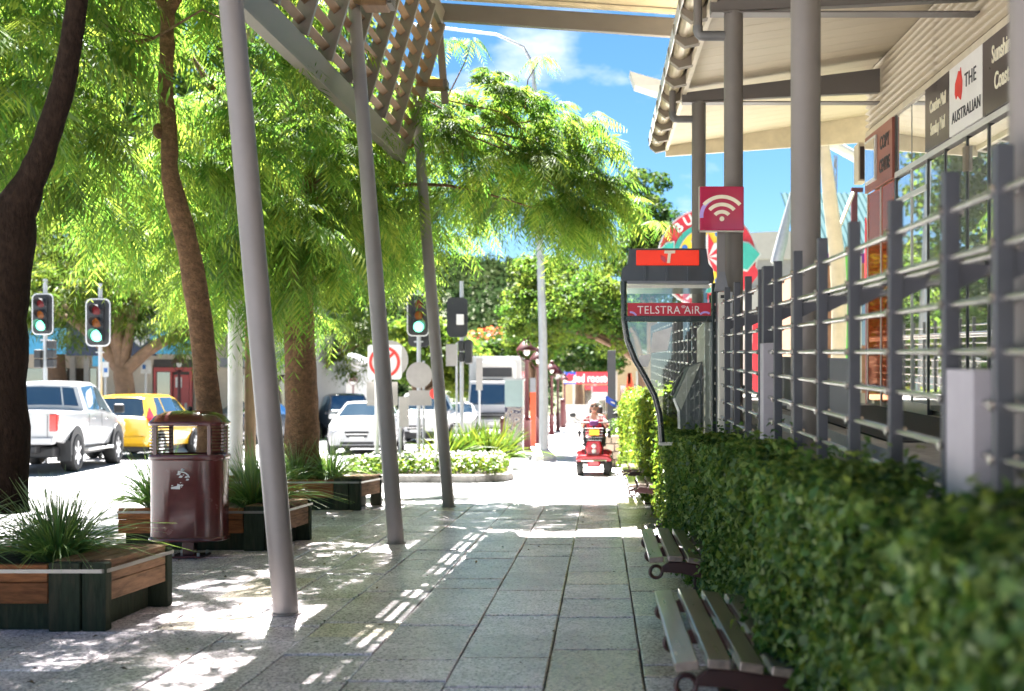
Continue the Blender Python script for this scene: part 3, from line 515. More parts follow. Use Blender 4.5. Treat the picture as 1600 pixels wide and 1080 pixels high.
b.prism([(3.8 * kk * math.cos(2 * math.pi * i / 14), 3.8 * kk * math.sin(2 * math.pi * i / 14) + 1.5 * kk) for i in range(14)], q, (1, 0, 0), (0, 0, 1), .004)
b.build('wifi_arcs', MATS['cream_ink'], bx)
b = MB(); b.prism(arc_poly((30 * kk, -8 * kk), 30 * kk, 6 * kk, 120, 185, 8), P(1096, 330, 9.0785), (1, 0, 0), (0, 0, 1), .002); b.build('swoosh', MATS['lilac'], bx)
a, c = P(1120.5, 440, 9.20), P(1133, 360, 9.20); b = MB(); b.box(a.x, c.x, 9.18, 9.23, a.z, c.z + .2); b.build('post', MATS['pole_paint'], ws, bevel=.004)
b = MB(); a, c = P(1123, 455, 9.20), P(1127, 427, 9.20); b.prism([(-.035, 0), (.075, 0), (.045, .15), (-.005, .15)], (a.x, 9.20, a.z), (1, 0, 0), (0, 0, 1), .09); b.build('base', MATS['booth_grey'], ws)

# ---------------------------------------------------------------- benches
def bench():
    t = thing('park_bench', '', 'bench', (0, 0, 0), 'slatted benches along the hedge')
    prof = [(.00, .445), (.108, .452), (.216, .440), (.324, .425), (.432, .418)]
    ang = [-6, 4, 9, 8, 2]
    for (x, z), an in zip(prof, ang):
        c, s = math.cos(R(an)), math.sin(R(an)); b = MB()
        b.hexa([(x + .041 * i * c + .016 * j * s, yy, z - .041 * i * s * 1 + .016 * j * c) for j, lst in ((-1, 0), (1, 0)) for i, yy in ((-1, -.75), (1, -.75), (1, .75), (-1, .75))])
        b.build('slat', MATS['bench_slat'], t, bevel=.005)
    for y in (-.70, 0.0, .70):
        b = MB(); b.tube([(.034 * math.cos(2 * math.pi * i / 16) + .0, y, .372 + .034 * math.sin(2 * math.pi * i / 16)) for i in range(17)], .010, 8); b.build('ring', MATS['bench_red'], t)
        b = MB(); b.prism([(.03, .400), (.07, .430), (.16, .428), (.26, .412), (.42, .396), (.44, .38), (.41, .25), (.35, .29), (.27, .335), (.14, .365), (.034, .372)], (0, y, 0), (1, 0, 0), (0, 0, 1), .045); b.build('arm', MATS['bench_red'], t, bevel=.006)
    for y in (-.70, .70):
        b = MB(); b.box(.315, .385, y - .03, y + .03, .0, .36); lg = b.build('leg', MATS['bench_red'], t, bevel=.008)
        b = MB(); b.box(.25, .45, y - .06, y + .06, .001, .018); b.build('foot', MATS['bench_red'], lg)
    return t
bn = bench(); blabs = ['slatted park bench nearest the camera beside the blurred hedge', 'second slatted park bench from the camera, greenish front slat', 'slatted bench with its red leg in the sun below the lit hedge', 'furthest slatted bench, nearest to the red scooter']
for i, (x, y) in enumerate([(.285, 4.60), (.31, 7.25), (.335, 13.15), (.32, 16.1)]):
    if i == 0: bn.location = (x, y, 0); bn['label'] = blabs[0]
    else: copy_tree(bn, None, (x, y, 0), R(random.uniform(-.6, .6)), blabs[i])

# ---------------------------------------------------------------- litter bin
def bin_():
    cx, cyy = -3.586, 10.03
    t = thing('litter_bin', 'glossy maroon litter bin with domed lid, side louvres and a scraped off sticker', 'litter bin', (cx, cyy, 0))
    W, Dp = .322, .215
    def ring(prof, sx=W, sy=Dp, p=3.2, n=44, a0=0, a1=360): b = MB(); b.lathe(prof, (cx, cyy, 0), n, sx, sy, p, True, a0, a1); return b
    b = ring([(0, .17), (.94, .17), (.98, .185), (.98, .845), (0, .846)]); body = b.build('body', MATS['bin_red'], t, ang=30)
    b = ring([(.99, .150), (1.03, .158), (1.03, .172), (1.01, .184), (.985, .188)]); b.build('bottom_rim', MATS['bin_red'], t)
    b = ring([(.985, .845), (1.02, .850), (1.03, .865), (1.03, .885), (1.01, .896), (.9, .90)]); b.build('middle_rim', MATS['bin_red'], t)
    b = ring([(.9, 1.140), (1.02, 1.142), (1.035, 1.155), (1.03, 1.172), (.99, 1.184), (.88, 1.225), (.62, 1.262), (.3, 1.272), (0, 1.274)]); lid = b.build('lid', MATS['bin_red'], t)
    b = MB(); b.ell((cx, cyy, 1.288), (.02, .02, .022)); b.build('knob', MATS['black'], lid)
    for (a0, a1) in ((-52, 52), (128, 232)):
        for i in range(8):
            z = .915 + i * .0285; b = ring([(.90, z), (1.0, z), (1.0, z + .011), (.90, z + .011), (.90, z)], n=16, a0=a0, a1=a1); b.build('louvre', MATS['bin_red'], t)
        for a in (a0, a1, (a0 + a1) / 2):
            q = R(a); x = cx + W * .97 * math.copysign(abs(math.cos(q)) ** (2 / 3.2), math.cos(q)); y = cyy + Dp * .97 * math.copysign(abs(math.sin(q)) ** (2 / 3.2), math.sin(q))
            b = MB(); b.box(x - .016, x + .016, y - .016, y + .016, .89, 1.15); b.build('upright', MATS['bin_red'], t, bevel=.004)
    b = MB(); b.box(cx - .05, cx + .05, cyy - .05, cyy + .05, .02, .17); b.build('pedestal', MATS['bin_red'], t, bevel=.006)
    b = MB(); b.box(cx - .14, cx + .14, cyy - .14, cyy + .14, .002, .02); bp = b.build('base_plate', MATS['bin_red'], t, bevel=.003)
    for x in (-.11, .11):
        for y in (-.11, .11): b = MB(); b.tube([(cx + x, cyy + y, .02), (cx + x, cyy + y, .045)], .013, 6); b.build('bolt', MATS['galv'], bp)
    b = MB(); r2 = random.Random(3); yy = cyy - Dp * .985
    for i in range(26):
        u = r2.uniform(-.09, .06); v = r2.uniform(-.06, .11)
        if not (abs(v + .045) < .018 and u < .03 or abs(math.hypot(u + .01, v - .0) - .075) < .016 and v > 0 or abs(u - .0 - v * .2) < .012): continue
        s = r2.uniform(.006, .02); b.prism([(u - s, v - s * .4), (u + s * .4, v - s * .5), (u + s, v + s * .3), (u - s * .3, v + s * .6)], (cx - .0, yy - .0035, .67), (1, 0, 0), (0, 0, 1), .002)
    b.prism([(-.085, -.065), (-.01, -.068), (-.005, -.03), (-.03, -.02), (-.035, -.04), (-.085, -.05)], (cx, yy - .0035, .67), (1, 0, 0), (0, 0, 1), .0021); b.prism(arc_poly((0, 0), .075, .01, 20, 110, 8), (cx, yy - .0035, .675), (1, 0, 0), (0, 0, 1), .0022)
    b.build('sticker_remains', MATS['scrape'], body)
bin_()

# ---------------------------------------------------------------- timber planters with a slatted seat edge
def planter(lab, xr, y0, y1, xl, skew=.05):
    t = thing('timber_planter', lab, 'planter', ((xl + xr) / 2, (y0 + y1) / 2, 0), 'timber planters around the street trees')
    h = .40; sk = lambda y: xr + (y - y0) / (y1 - y0) * skew
    def fx(nm, m, *a, par=t, bv=.006): b = MB(); b.box(*a); return b.build(nm, MATS[m], par, bevel=bv)
    fx('base', 'green_sleeper', xl + .05, xr - .08, y0 + .07, y1 - .05, 0, .30)
    fx('sleeper', 'green_sleeper', xr - .335, xr - .152, y0, y0 + .075, 0, h); fx('sleeper', 'green_sleeper', xr - .140, xr, y0 + .002, y0 + .085, 0, h - .004)
    n = 0; x1 = xr - .345
    while x1 > xl + .05:
        x0 = max(xl, x1 - 1.15)
        fx('board', 'board', x0 + .004, x1, y0 + .012, y0 + .055, .285, h - .012); fx('board', 'board', x0 + .004, x1, y0 + .014, y0 + .055, .160, .281); x1 = x0
    for z0, z1 in ((.283, h - .03), (.168, .280)):
        b = MB(); b.hexa([(sk(y0) - .055, y0 + .09, z0), (sk(y0) - .012, y0 + .09, z0), (sk(y1) - .012, y1 - .09, z0), (sk(y1) - .055, y1 - .09, z0), (sk(y0) - .055, y0 + .09, z1), (sk(y0) - .012, y0 + .09, z1), (sk(y1) - .012, y1 - .09, z1), (sk(y1) - .055, y1 - .09, z1)]); b.build('board', MATS['deck'], t, bevel=.005)
    fx('sleeper', 'green_sleeper', sk(y1) - .14, sk(y1), y1 - .085, y1, 0, h - .003)
    for i in range(3):
        a = .012 + i * .115; b = MB(); w = .105
        b.hexa([(sk(y0) - a - w, y0 + .095, h - .03), (sk(y0) - a, y0 + .095, h - .03), (sk(y1) - a, y1 - .02, h - .03), (sk(y1) - a - w, y1 - .02, h - .03), (sk(y0) - a - w, y0 + .095, h + .006), (sk(y0) - a, y0 + .095, h + .006), (sk(y1) - a, y1 - .02, h + .006), (sk(y1) - a - w, y1 - .02, h + .006)]); b.build('deck_plank', MATS['deck'], t, bevel=.005)
    fx('back_board', 'board', xl, xr - .1, y1 - .05, y1 - .01, .1, h - .01)
    b = MB(); n = 14; vs = []; r3 = random.Random(int(y0 * 10))
    for j in range(n + 1):
        for i in range(n + 1): vs.append((xl + .03 + (xr - .38 - xl) * i / n, y0 + .06 + (y1 - y0 - .12) * j / n, .345 + r3.uniform(-.012, .03)))
    b.add(vs, [(j * (n + 1) + i, j * (n + 1) + i + 1, (j + 1) * (n + 1) + i + 1, (j + 1) * (n + 1) + i) for j in range(n) for i in range(n)], True); b.build('soil', MATS['soil'], t, kind='stuff')
    b = MB(); zs = .352; b.bar((xl, y0 - .006, zs), (xr - .02, y0 - .006, zs), .006, .022); b.bar((xr - .02, y0 - .006, zs), (xr + .006, y0 + .03, zs), .006, .022); b.bar((xr + .006, y0 + .03, zs), (sk(y1) + .006, y1, zs), .006, .022); b.build('steel_strap', MATS['strap'], t)
    return t
planter('timber planter nearest the camera, holding the dark forked tree', -2.89, 6.71, 7.62, -5.4)
planter('timber planter behind the maroon litter bin', -2.90, 10.40, 11.32, -4.38)
planter('timber planter behind the middle leaning pole, holding the thick brown trunk', -3.02, 14.40, 15.2, -5.0, .12)

# ---------------------------------------------------------------- painted control box, bollards, poles, lamp posts
def swirl():
    m = mat('swirl_print', (.45, .44, .41), .4, var=.02); t = m.node_tree; n = t.nodes; l = t.links.new; b = n['Principled BSDF']
    tc = n.new('ShaderNodeTexCoord'); mp = n.new('ShaderNodeMapping'); mp.inputs['Location'].default_value = (2.4, 0, -.45); l(tc.outputs['Object'], mp.inputs[0])
    ds = n.new('ShaderNodeTexNoise'); ds.inputs['Scale'].default_value = 3.0; ds.inputs['Detail'].default_value = 1; l(mp.outputs[0], ds.inputs[0])
    mx = n.new('ShaderNodeMixRGB'); mx.inputs[0].default_value = .55; l(mp.outputs[0], mx.inputs[1]); l(ds.outputs['Color'], mx.inputs[2])
    wv = n.new('ShaderNodeTexWave'); wv.wave_type = 'RINGS'; wv.inputs['Scale'].default_value = 7; wv.inputs['Distortion'].default_value = 3; wv.inputs['Detail'].default_value = .5; l(mx.outputs[0], wv.inputs[0])
    r = n.new('ShaderNodeValToRGB'); e = r.color_ramp.elements; e[0].position = .2; e[0].color = (.03, .025, .06, 1); e[1].position = .38; e[1].color = (.42, .41, .38, 1); q = e.new(.8); q.color = (.40, .39, .37, 1); q = e.new(.92); q.color = (.2, .10, .06, 1)
    l(wv.outputs[0], r.inputs[0]); l(r.outputs[0], b.inputs['Base Color']); return m
cbx = thing('control_box', 'tall control box with black and white swirl artwork below a pale blue top', 'control box', (-2.33, 30.7, 0))
b = MB(); b.box(-2.57, -2.10, 30.5, 30.95, .02, 1.27); b.build('painted_body', swirl(), cbx, bevel=.01)
b = MB(); b.box(-2.572, -2.098, 30.498, 30.952, 1.272, 1.98); b.build('upper_body', mat('pale_blue', (.26, .34, .33), .45, var=.05), cbx, bevel=.01)
b = MB(); b.box(-2.61, -2.06, 30.46, 31.0, 1.98, 2.03); b.build('cap', MATS['galv'], cbx)
b = MB(); b.box(-2.62, -2.05, 30.45, 31.0, 0, .02); b.build('plinth', MATS['concrete'], cbx)
def bollard(x, y, lab, h=1.0, big=1.0):
    t = thing('bollard', lab, 'bollard', (x, y, 0), 'dark red bollards on the far footpath'); b = MB()
    b.lathe([(.075 * big, 0), (.075 * big, h * .82), (.09 * big, h * .83), (.09 * big, h * .88), (.075 * big, h * .9), (.07 * big, h * .97), (0, h)], (x, y, 0), 16); b.build('post', MATS['lamp_red'], t)
    b = MB(); b.lathe([(.11 * big, .002), (.11 * big, .05), (.08 * big, .1)], (x, y, 0), 16); b.build('base', MATS['lamp_red'], t)
bollard(-2.69, 31.3, 'dark red bollard at the edge of the swirl painted control box'); bollard(-2.25, 66, 'thick dark red bollard far down the footpath beyond the lamps', 1.7, 2.0)
gp = thing('street_pole', 'tall galvanised square street pole on the far footpath', 'pole', (-1.37, 27.3, 0))
b = MB(); b.tube([(-1.37, 27.3, 0), (-1.40, 27.3, 3), (-1.6, 27.3, 8.9)], [.115, .10, .06], 8); b.build('shaft', MATS['galv'], gp)
b = MB(); b.lathe([(.30, 0), (.28, .12), (.16, .24), (.11, .28)], (-1.37, 27.3, 0), 8, smooth=False); b.build('base', MATS['conc_pole'], gp)
b = MB(); b.tube([(-1.6, 27.3, 8.85), (-1.65, 27.3, 9.4), (-1.85, 27.3, 9.8), (-2.5, 27.3, 10.1), (-4.6, 27.3, 10.35)], [.05, .045, .04, .035, .03], 10); b.build('arm', MATS['galv'], gp)
def lamp(x, y, lab):
    t = thing('street_lamp', lab, 'street lamp', (x, y, 0), 'dark red lamp posts')
    b = MB(); b.lathe([(.14, 0), (.14, .08), (.115, .12), (.115, .85), (.13, .88), (.085, .95), (.065, 1.0), (.055, 2.55), (.075, 2.58), (.05, 2.62)], (x, y, 0), 14); b.build('post', MATS['lamp_red'], t)
    for s in (-1, 1):
        b = MB(); b.tube([(x, y, 2.5), (x + s * .12, y, 2.6), (x + s * .27, y, 2.82), (x + s * .24, y, 2.98)], .016, 8); b.build('yoke', MATS['lamp_red'], t)
    b = MB(); b.lathe([(.30, 2.86), (.29, 2.90), (.15, 3.08), (.10, 3.12), (.09, 3.20), (.05, 3.26), (0, 3.28)], (x, y, 0), 18); b.build('lamp_shade', MATS['lamp_red'], t)
    b = MB(); b.ell((x, y, 2.83), (.09, .09, .12)); b.build('globe', MATS['white_ink'], t)
    return t
lt = lamp(0, 0, ''); l0 = ['nearest dark red lamp post, right of the swirl painted control box', 'second dark red lamp post, partly hidden by the square street pole', 'third dark red lamp post along the far footpath', 'fourth dark red lamp post along the far footpath', 'furthest dark red lamp post under the dark tree', 'dark red lamp post across the road in front of the red shop door', 'dark red lamp post beyond the white sedan']
for i, (x, y) in enumerate([(-2.12, 32.5), (-2.15, 39), (-2.2, 50.5), (-2.2, 57.5), (-2.3, 71), (-15.6, 42.5), (-16.2, 75)]):
    o = lt if i == 0 else copy_tree(lt, None)
    o.location = (x, y, 0); o['label'] = l0[i]
cp = thing('concrete_pole', 'pale concrete pole with a timber pole strapped behind it', 'pole', (-5.0, 15.9, 0))
b = MB(); b.tube([(-5.06, 15.9, -.1), (-5.06, 15.9, 3), (-5.06, 15.9, 8)], [.105, .10, .08], 12); b.build('concrete_shaft', MATS['conc_pole'], cp)
b = MB(); b.tube([(-4.90, 16.05, -.1), (-4.90, 16.05, 3), (-4.90, 16.05, 7)], [.08, .075, .07], 12); b.build('timber_shaft', MATS['wood_pole'], cp)

# ---------------------------------------------------------------- traffic lights and road signs
def rrect(w, h, r, n=5):
    p = []
    for cx, cyy, a in ((w / 2 - r, h / 2 - r, 0), (-w / 2 + r, h / 2 - r, 90), (-w / 2 + r, -h / 2 + r, 180), (w / 2 - r, -h / 2 + r, 270)):
        for i in range(n + 1): q = R(a + 90 * i / n); p.append((cx + r * math.cos(q), cyy + r * math.sin(q)))
    return p
def traffic_light(lab, c, h, base_z, front=True, rz=0, top=.35, hoods=False, extra=False, px_off=0.0):
    """c: centre of the target board"""
    t = thing('traffic_light', lab, 'traffic light', (c.x + px_off, c.y + .12, base_z), 'traffic lights at the crossing')
    w = h * .52; s = -1 if front else 1; y = c.y; A = Matrix.Translation((c.x, c.y, 0)) @ Matrix.Rotation(rz, 4, 'Z') @ Matrix.Translation((-c.x, -c.y, 0))
    def mk(): b = MB(); b.xf = A; return b
    b = mk(); b.prism(rrect(w, h, w * .24), c, (1, 0, 0), (0, 0, 1), .03); bd = b.build('target_board', MATS['board_black'], t)
    b = mk(); o = rrect(w, h, w * .24); i_ = rrect(w * .91, h * .95, w * .2); nn = len(o); vs = [(c.x + u, y + s * .0165, c.z + v) for u, v in o] + [(c.x + u, y + s * .0165, c.z + v) for u, v in i_]
    b.add(vs, [(k_, (k_ + 1) % nn, nn + (k_ + 1) % nn, nn + k_) for k_ in range(nn)] if s < 0 else [(nn + k_, nn + (k_ + 1) % nn, (k_ + 1) % nn, k_) for k_ in range(nn)]); b.build('white_border', MATS['board_edge'], bd)
    b = mk(); b.prism(rrect(w * .5, h * .82, .03), (c.x, y + s * .05, c.z), (1, 0, 0), (0, 0, 1), .08); b.build('lamp_case', MATS['board_black'], t)
    for kq, m in enumerate(('sig_red', 'sig_amber', 'sig_green')):
        z = c.z + h * (.25 - .265 * kq); r = h * (.10 if kq < 2 else .122)
        b = mk(); b.lathe([(0, .012), (r * .7, .008), (r, 0)], (0, 0, 0), 18); M2 = A @ Matrix.Translation((c.x, y + s * .092, z)) @ Matrix.Rotation(R(90) * (1 if s < 0 else -1), 4, 'X'); b.v = [M2 @ (A.inverted() @ v) for v in b.v]; b.build('lens', MATS[m], t)
        b = mk(); n = 14; r2 = r * 1.12; vs = []
        for L_, tilt in ((.092, 0), (.092 + h * .22, -.1)):
            for q in range(n + 1):
                a = R(-35 + 250 * q / n); vs.append((c.x + r2 * math.cos(a), y + s * (L_ if L_ < .1 else L_ - .11 * (1 - math.sin(a)) * h), z + r2 * math.sin(a)))
        b.add(vs, [(q, q + 1, n + 2 + q, n + 1 + q) for q in range(n)], True); b.build('visor', MATS['board_black'], t)
    px = c.x + px_off; b = MB(); b.tube([(px, y + .12, base_z), (px, y + .12, c.z), (px, y + .12, c.z + h / 2 + top)], .048, 14); po = b.build('pole', MATS['galv'], t)
    for zz in (c.z - h * .38, c.z + h * .38, c.z - h * .62): b = MB(); b.tube([(px, y + .12, zz - .02), (px, y + .12, zz + .02)], .06, 14); b.bar((px - .1, y + .1, zz), (px + .1, y + .1, zz), .05, .03); b.build('clamp', MATS['galv'], po)
    if extra:
        zz = c.z - h * .98
        for xx, dz in ((-.14, 0), (.16, .0)):
            for q in range(2 + (xx > 0)): b = MB(); b.box(px + xx - .08, px + xx + .08, y + .0, y + .2, zz - .30 + q * .22, zz - .10 + q * .22); b.build('side_lamp', MATS['board_black'], t, bevel=.02)
    return t
z0 = -.1
traffic_light('leftmost traffic light beside the dark trunk, its green lamp lit', P(67, 491, 27), .97, z0, extra=True, top=.35)
traffic_light('bigger traffic light above the white ute with its green lamp lit', P(153.5, 504, 29.6), 1.23, z0, top=.4)
t3 = traffic_light('traffic light on the planted island between two leaning poles, green lamp lit', P(653, 492.5, 26), .96, .05, rz=R(18), top=.4, extra=False)
t4 = traffic_light('traffic light seen from behind with white boxes on its pole', P(714.5, 496, 27.5), .95, .05, front=False, top=.4, px_off=.09)
a = P(720, 500, 27.5); b = MB(); b.box(a.x - .08, a.x + .08, 27.30, 27.46, a.z - .12, a.z + .12); b.build('white_box', MATS['sign_white'], t4)
b = MB(); c = P(725, 549, 27.4); b.box(c.x - .12, c.x + .02, 27.2, 27.45, c.z - .0, c.z + .24); b.box(c.x - .11, c.x + .02, 27.2, 27.45, c.z - .26, c.z - .03); b.box(c.x + .03, c.x + .2, 27.2, 27.5, c.z - .3, c.z + .26); b.build('pedestrian_lamp', MATS['board_black'], t4, bevel=.03)
q = P(653, 530, 26.25); b = MB(); b.prism(rrect(.5, .95, .12), (q.x + .02, 26.3, q.z + .30), (1, 0, 0), (0, 0, 1), .03); b.build('rear_board', MATS['board_black'], t3)
def sign_post(name, lab, cat, x, y, zb, zt, r=.028, m='galv', group=None):
    t = thing(name, lab, cat, (x, y, zb), group); b = MB(); b.tube([(x, y, zb), (x, y, zt)], r, 12); b.build('post', MATS[m], t); return t
c = P(601, 566, 22); ns = sign_post('road_sign', 'square white no left turn sign with red ring behind the middle leaning pole', 'road sign', c.x - .16, 22.05, -.1, c.z + .4, .04, 'sign_white')
b = MB(); b.prism(rrect(.65, .66, .06), c, (1, 0, 0), (0, 0, 1), .012); b.build('plate', MATS['board_edge'], ns)
b = MB(); b.prism(arc_poly((0, 0), .268, .055, 0, 180, 24), (c.x, 21.985, c.z), (1, 0, 0), (0, 0, 1), .006); b.prism(arc_poly((0, 0), .268, .055, 180, 360, 24), (c.x, 21.985, c.z), (1, 0, 0), (0, 0, 1), .006); b.build('red_ring', MATS['red_ink'], ns)
b = MB(); b.prism([(.02, -.18), (.07, -.18), (.07, .06), (.0, .14), (-.08, .14), (-.08, .19), (-.19, .11), (-.08, .03), (-.08, .09), (.0, .09), (.02, .05)], (c.x + .02, 21.988, c.z), (1, 0, 0), (0, 0, 1), .004); b.build('black_arrow', MATS['black'], ns)
b = MB(); b.bar((c.x - .18, 21.982, c.z - .18), (c.x + .18, 21.982, c.z + .18), .012, .05, (0, 1, 0)); b.bar((c.x - .18, 21.981, c.z - .18), (c.x + .18, 21.981, c.z + .18), .05, .006, (0, 1, 0)); b.build('red_bar', MATS['red_ink'], ns)
b = MB(); a, d = P(574, 634, 22.2), P(622, 597, 22.2); b.box(a.x, d.x, 22.14, 22.16, a.z, d.z); b.build('lower_plate', MATS['sign_grey'], ns)
c = P(608, 562, 24); s2_ = sign_post('road_sign', 'round grey sign back peeping out behind the no left turn sign', 'road sign', c.x, 24.05, -.1, c.z + .3)
b = MB(); b.prism([(.40 * math.cos(2 * math.pi * i / 28), .40 * math.sin(2 * math.pi * i / 28)) for i in range(28)], c, (1, 0, 0), (0, 0, 1), .01); b.build('plate', MATS['sign_grey'], s2_)
c = P(655, 586, 25.6); s3_ = sign_post('road_sign', 'round grey sign back on the pole below the island traffic light', 'road sign', P(657, 586, 25.75).x + .07, 25.75, .0, c.z + .32, .03)
b = MB(); b.prism([(.29 * math.cos(2 * math.pi * i / 28), .29 * math.sin(2 * math.pi * i / 28)) for i in range(28)], c, (1, 0, 0), (0, 0, 1), .01); b.build('plate', MATS['sign_grey'], s3_)
b = MB(); a, d = P(639, 634, 25.7), P(675, 610, 25.7); b.box(a.x, d.x, 25.66, 25.68, a.z, d.z); b.build('lower_plate', MATS['sign_grey'], s3_)
c = P(706, 555, 28); s4_ = sign_post('road_sign', 'square grey sign back beside the backward traffic light', 'road sign', P(714, 600, 28.1).x, 28.05, .0, c.z + .3)
b = MB(); a, d = P(697, 572, 28), P(714, 538, 28); b.box(a.x, d.x, 27.98, 28.0, a.z, d.z); b.build('plate', MATS['sign_grey'], s4_)
c = P(632, 620, 21.4); s5_ = sign_post('road_sign', 'tall narrow pale sign back at the front of the island', 'road sign', P(625, 620, 21.4).x, 21.42, .0, P(625, 620, 21.4).z)
b = MB(); a, d = P(624, 667, 21.4), P(639, 620, 21.4); b.box(a.x, d.x, 21.37, 21.385, a.z, d.z); b.build('plate', MATS['sign_grey'], s5_)
s6_ = sign_post('road_sign', 'thin white post at the front of the island behind the far leaning pole', 'post', P(681, 700, 20.6).x, 20.6, .05, P(681, 600, 20.6).z, .028, 'sign_white'); a, d = P(676, 627, 20.6), P(684, 606, 20.6); b = MB(); b.prism([(.10 * math.cos(2 * math.pi * i / 20), .10 * math.sin(2 * math.pi * i / 20)) for i in range(20)], P(680, 615, 20.55), (1, 0, 0), (0, 0, 1), .01); b.build('plate', MATS['red_ink'], s6_)
s8_ = sign_post('road_sign', 'plain galvanised sign post with narrow plate in front of the white truck', 'post', P(749, 650, 34).x, 34, -.1, P(749, 560, 34).z, .035); b = MB(); a, d = P(744, 610, 33.95), P(754, 560, 33.95); b.box(a.x, d.x, 33.93, 33.95, a.z, d.z); b.build('plate', MATS['sign_grey'], s8_)
for px, yt, yb, dd, lab in ((165, 566, 589, 36, 'narrow white parking sign with blue symbol on a post by the far trunk'), (228, 563, 584, 38, 'wider white parking sign board with small blue symbol by the red door')):
    wd = 5 if px < 200 else 8; a, d = P(px - wd, yb, dd), P(px + wd, yt, dd); t = sign_post('parking_sign', lab, 'parking sign', P(px - 1, 580, dd).x, dd + .04, -.1, d.z + .05, .035, 'galv', 'parking signs across the road')
    b = MB(); b.box(a.x, d.x, dd - .01, dd, a.z, d.z); b.build('plate', MATS['board_edge'], t)
    q = P(px - (0 if px < 200 else 3), 579 if px < 200 else 574, dd - .016); b = MB(); b.box(q.x - .055, q.x + .055, dd - .016, dd - .012, q.z - .06, q.z + .08); b.build('blue_symbol', MATS['blue_paint'], t)
# planted traffic island
isl = thing('traffic_island', 'kerbed traffic island with low white flowers and yellow green flax plants', 'traffic island', (-2.6, 22.5, 0))
ipts = [(-4.9, 20.1), (-2.2, 20.1), (-1.72, 20.5), (-1.62, 21.0), (-1.75, 22.5), (-2.1, 25), (-2.5, 26.6), (-2.9, 27.2), (-4.2, 27.0), (-4.9, 25.5)]
cxm = sum(p[0] for p in ipts) / len(ipts); cym = sum(p[1] for p in ipts) / len(ipts)
for (p, q) in zip(ipts, ipts[1:] + ipts[:1]):
    ins = lambda a: (a[0] + (cxm - a[0]) * .075, a[1] + (cym - a[1]) * .045)
    pi_, qi = ins(p), ins(q); e = .003; b = MB(); b.hexa([(p[0], p[1], -.1), (q[0], q[1], -.1), (qi[0], qi[1], -.1), (pi_[0], pi_[1], -.1), (p[0], p[1], .09), (q[0], q[1], .09), (qi[0], qi[1], .10), (pi_[0], pi_[1], .10)]); b.build('kerb_stone', MATS['kerb_concrete'], isl, bevel=.01)
b = MB(); b.add([(x + (cxm - x) * .07, y + (cym - y) * .04, .085) for x, y in ipts], [tuple(range(len(ipts)))]); b.build('soil', MATS['soil'], isl)
# ---------------------------------------------------------------- foliage generators
def nrm(a): return a / np.maximum(np.linalg.norm(a, axis=-1, keepdims=True), 1e-6)
def fronds(base, d, Ln, pairs=9, droop=.5, pw=.10, r=rng):
    """feathery compound leaves: a curved stalk with pairs of narrow pinnae"""
    n = len(base); d = nrm(d); k = pairs
    s = (np.linspace(.10, 1, k))[None, :, None]; dr = (droop * r.uniform(.5, 1.4, n))[:, None, None]; L3 = Ln[:, None, None]
    down = np.array([0, 0, -1.0]); p = base[:, None, :] + d[:, None, :] * L3 * s + down * L3 * dr * s ** 2
    tan = nrm(d[:, None, :] + down * 2 * dr * s); side = nrm(np.cross(tan, np.array([0, 0, 1.0])) + r.normal(0, .25, (n, 1, 3)))
    ln = L3 * .42 * np.sin(np.pi * (.18 + .74 * s)) ** .8; out = []
    for sg in (-1, 1):
        dd = nrm(side * sg * .8 + tan * .6 + down * .55 + r.normal(0, .08, (n, k, 3))); w = tan * ln * pw
        out.append(np.stack([p, p + dd * ln * .42 + w, p + dd * ln, p + dd * ln * .5 - w * .8], 2))
    e = base[:, None, :] + 0 * p[:, :1]; tip = p[:, -1:]; mid = p[:, k // 2:k // 2 + 1]; ww = np.cross(tan[:, :1], down) * L3 * .008
    out.append(np.stack([e - ww, mid - ww * .6, tip, mid + ww * .6], 2))
    V = np.concatenate([o.reshape(-1, 4, 3) for o in out]); rd = np.concatenate([np.repeat(r.random(n), o.shape[1]) for o in out])
    return V.reshape(-1, 3), rd
def kites(pos, nor, size, asp=.55, fold=.25, r=rng):
    n = len(pos); nor = nrm(nor); a = nrm(np.cross(nor, r.normal(0, 1, (n, 3)))); b = np.cross(nor, a); sz = size[:, None]
    return np.stack([pos - a * sz * .5, pos + b * sz * asp * .5 + nor * sz * fold * .5 - a * sz * .05, pos + a * sz * .5, pos - b * sz * asp * .5 + nor * sz * fold * .5 - a * sz * .05], 1).reshape(-1, 3)
def quads(n): return np.arange(n * 4).reshape(n, 4)
def inell(n, c, rad, r=rng, shell=.45):
    v = nrm(r.normal(0, 1, (n, 3))); q = shell + (1 - shell) * r.random((n, 1)) ** .6; return np.array(c) + v * q * np.array(rad), v
def crown_fronds(parent, m, ells, m_f, L0, pairs=9, keep=None, droop=.55, hang=.0, r=rng):
    B, D, S = [], [], []
    for c, rad, n in ells:
        p, v = inell(n, c, rad, r)
        if keep is not None: kp = keep(p); p, v = p[kp], v[kp]
        nn = len(p); o = v * np.array([1, 1, .35]) + np.array([0, 0, .12])
        for j in range(m_f):
            th = r.random(nn) * 2 * np.pi; h = np.stack([np.cos(th), np.sin(th), r.uniform(-.35 - hang, .45, nn)], 1)
            B.append(p + r.normal(0, .05, (nn, 3))); D.append(nrm(h * .8 + nrm(o) * .75)); S.append(L0 * r.uniform(.65, 1.25, nn))
    V, rd = fronds(np.concatenate(B), np.concatenate(D), np.concatenate(S), pairs, droop, r=r)
    return npmesh('crown', V, quads(len(V) // 4), m, parent, rd, kind='stuff')
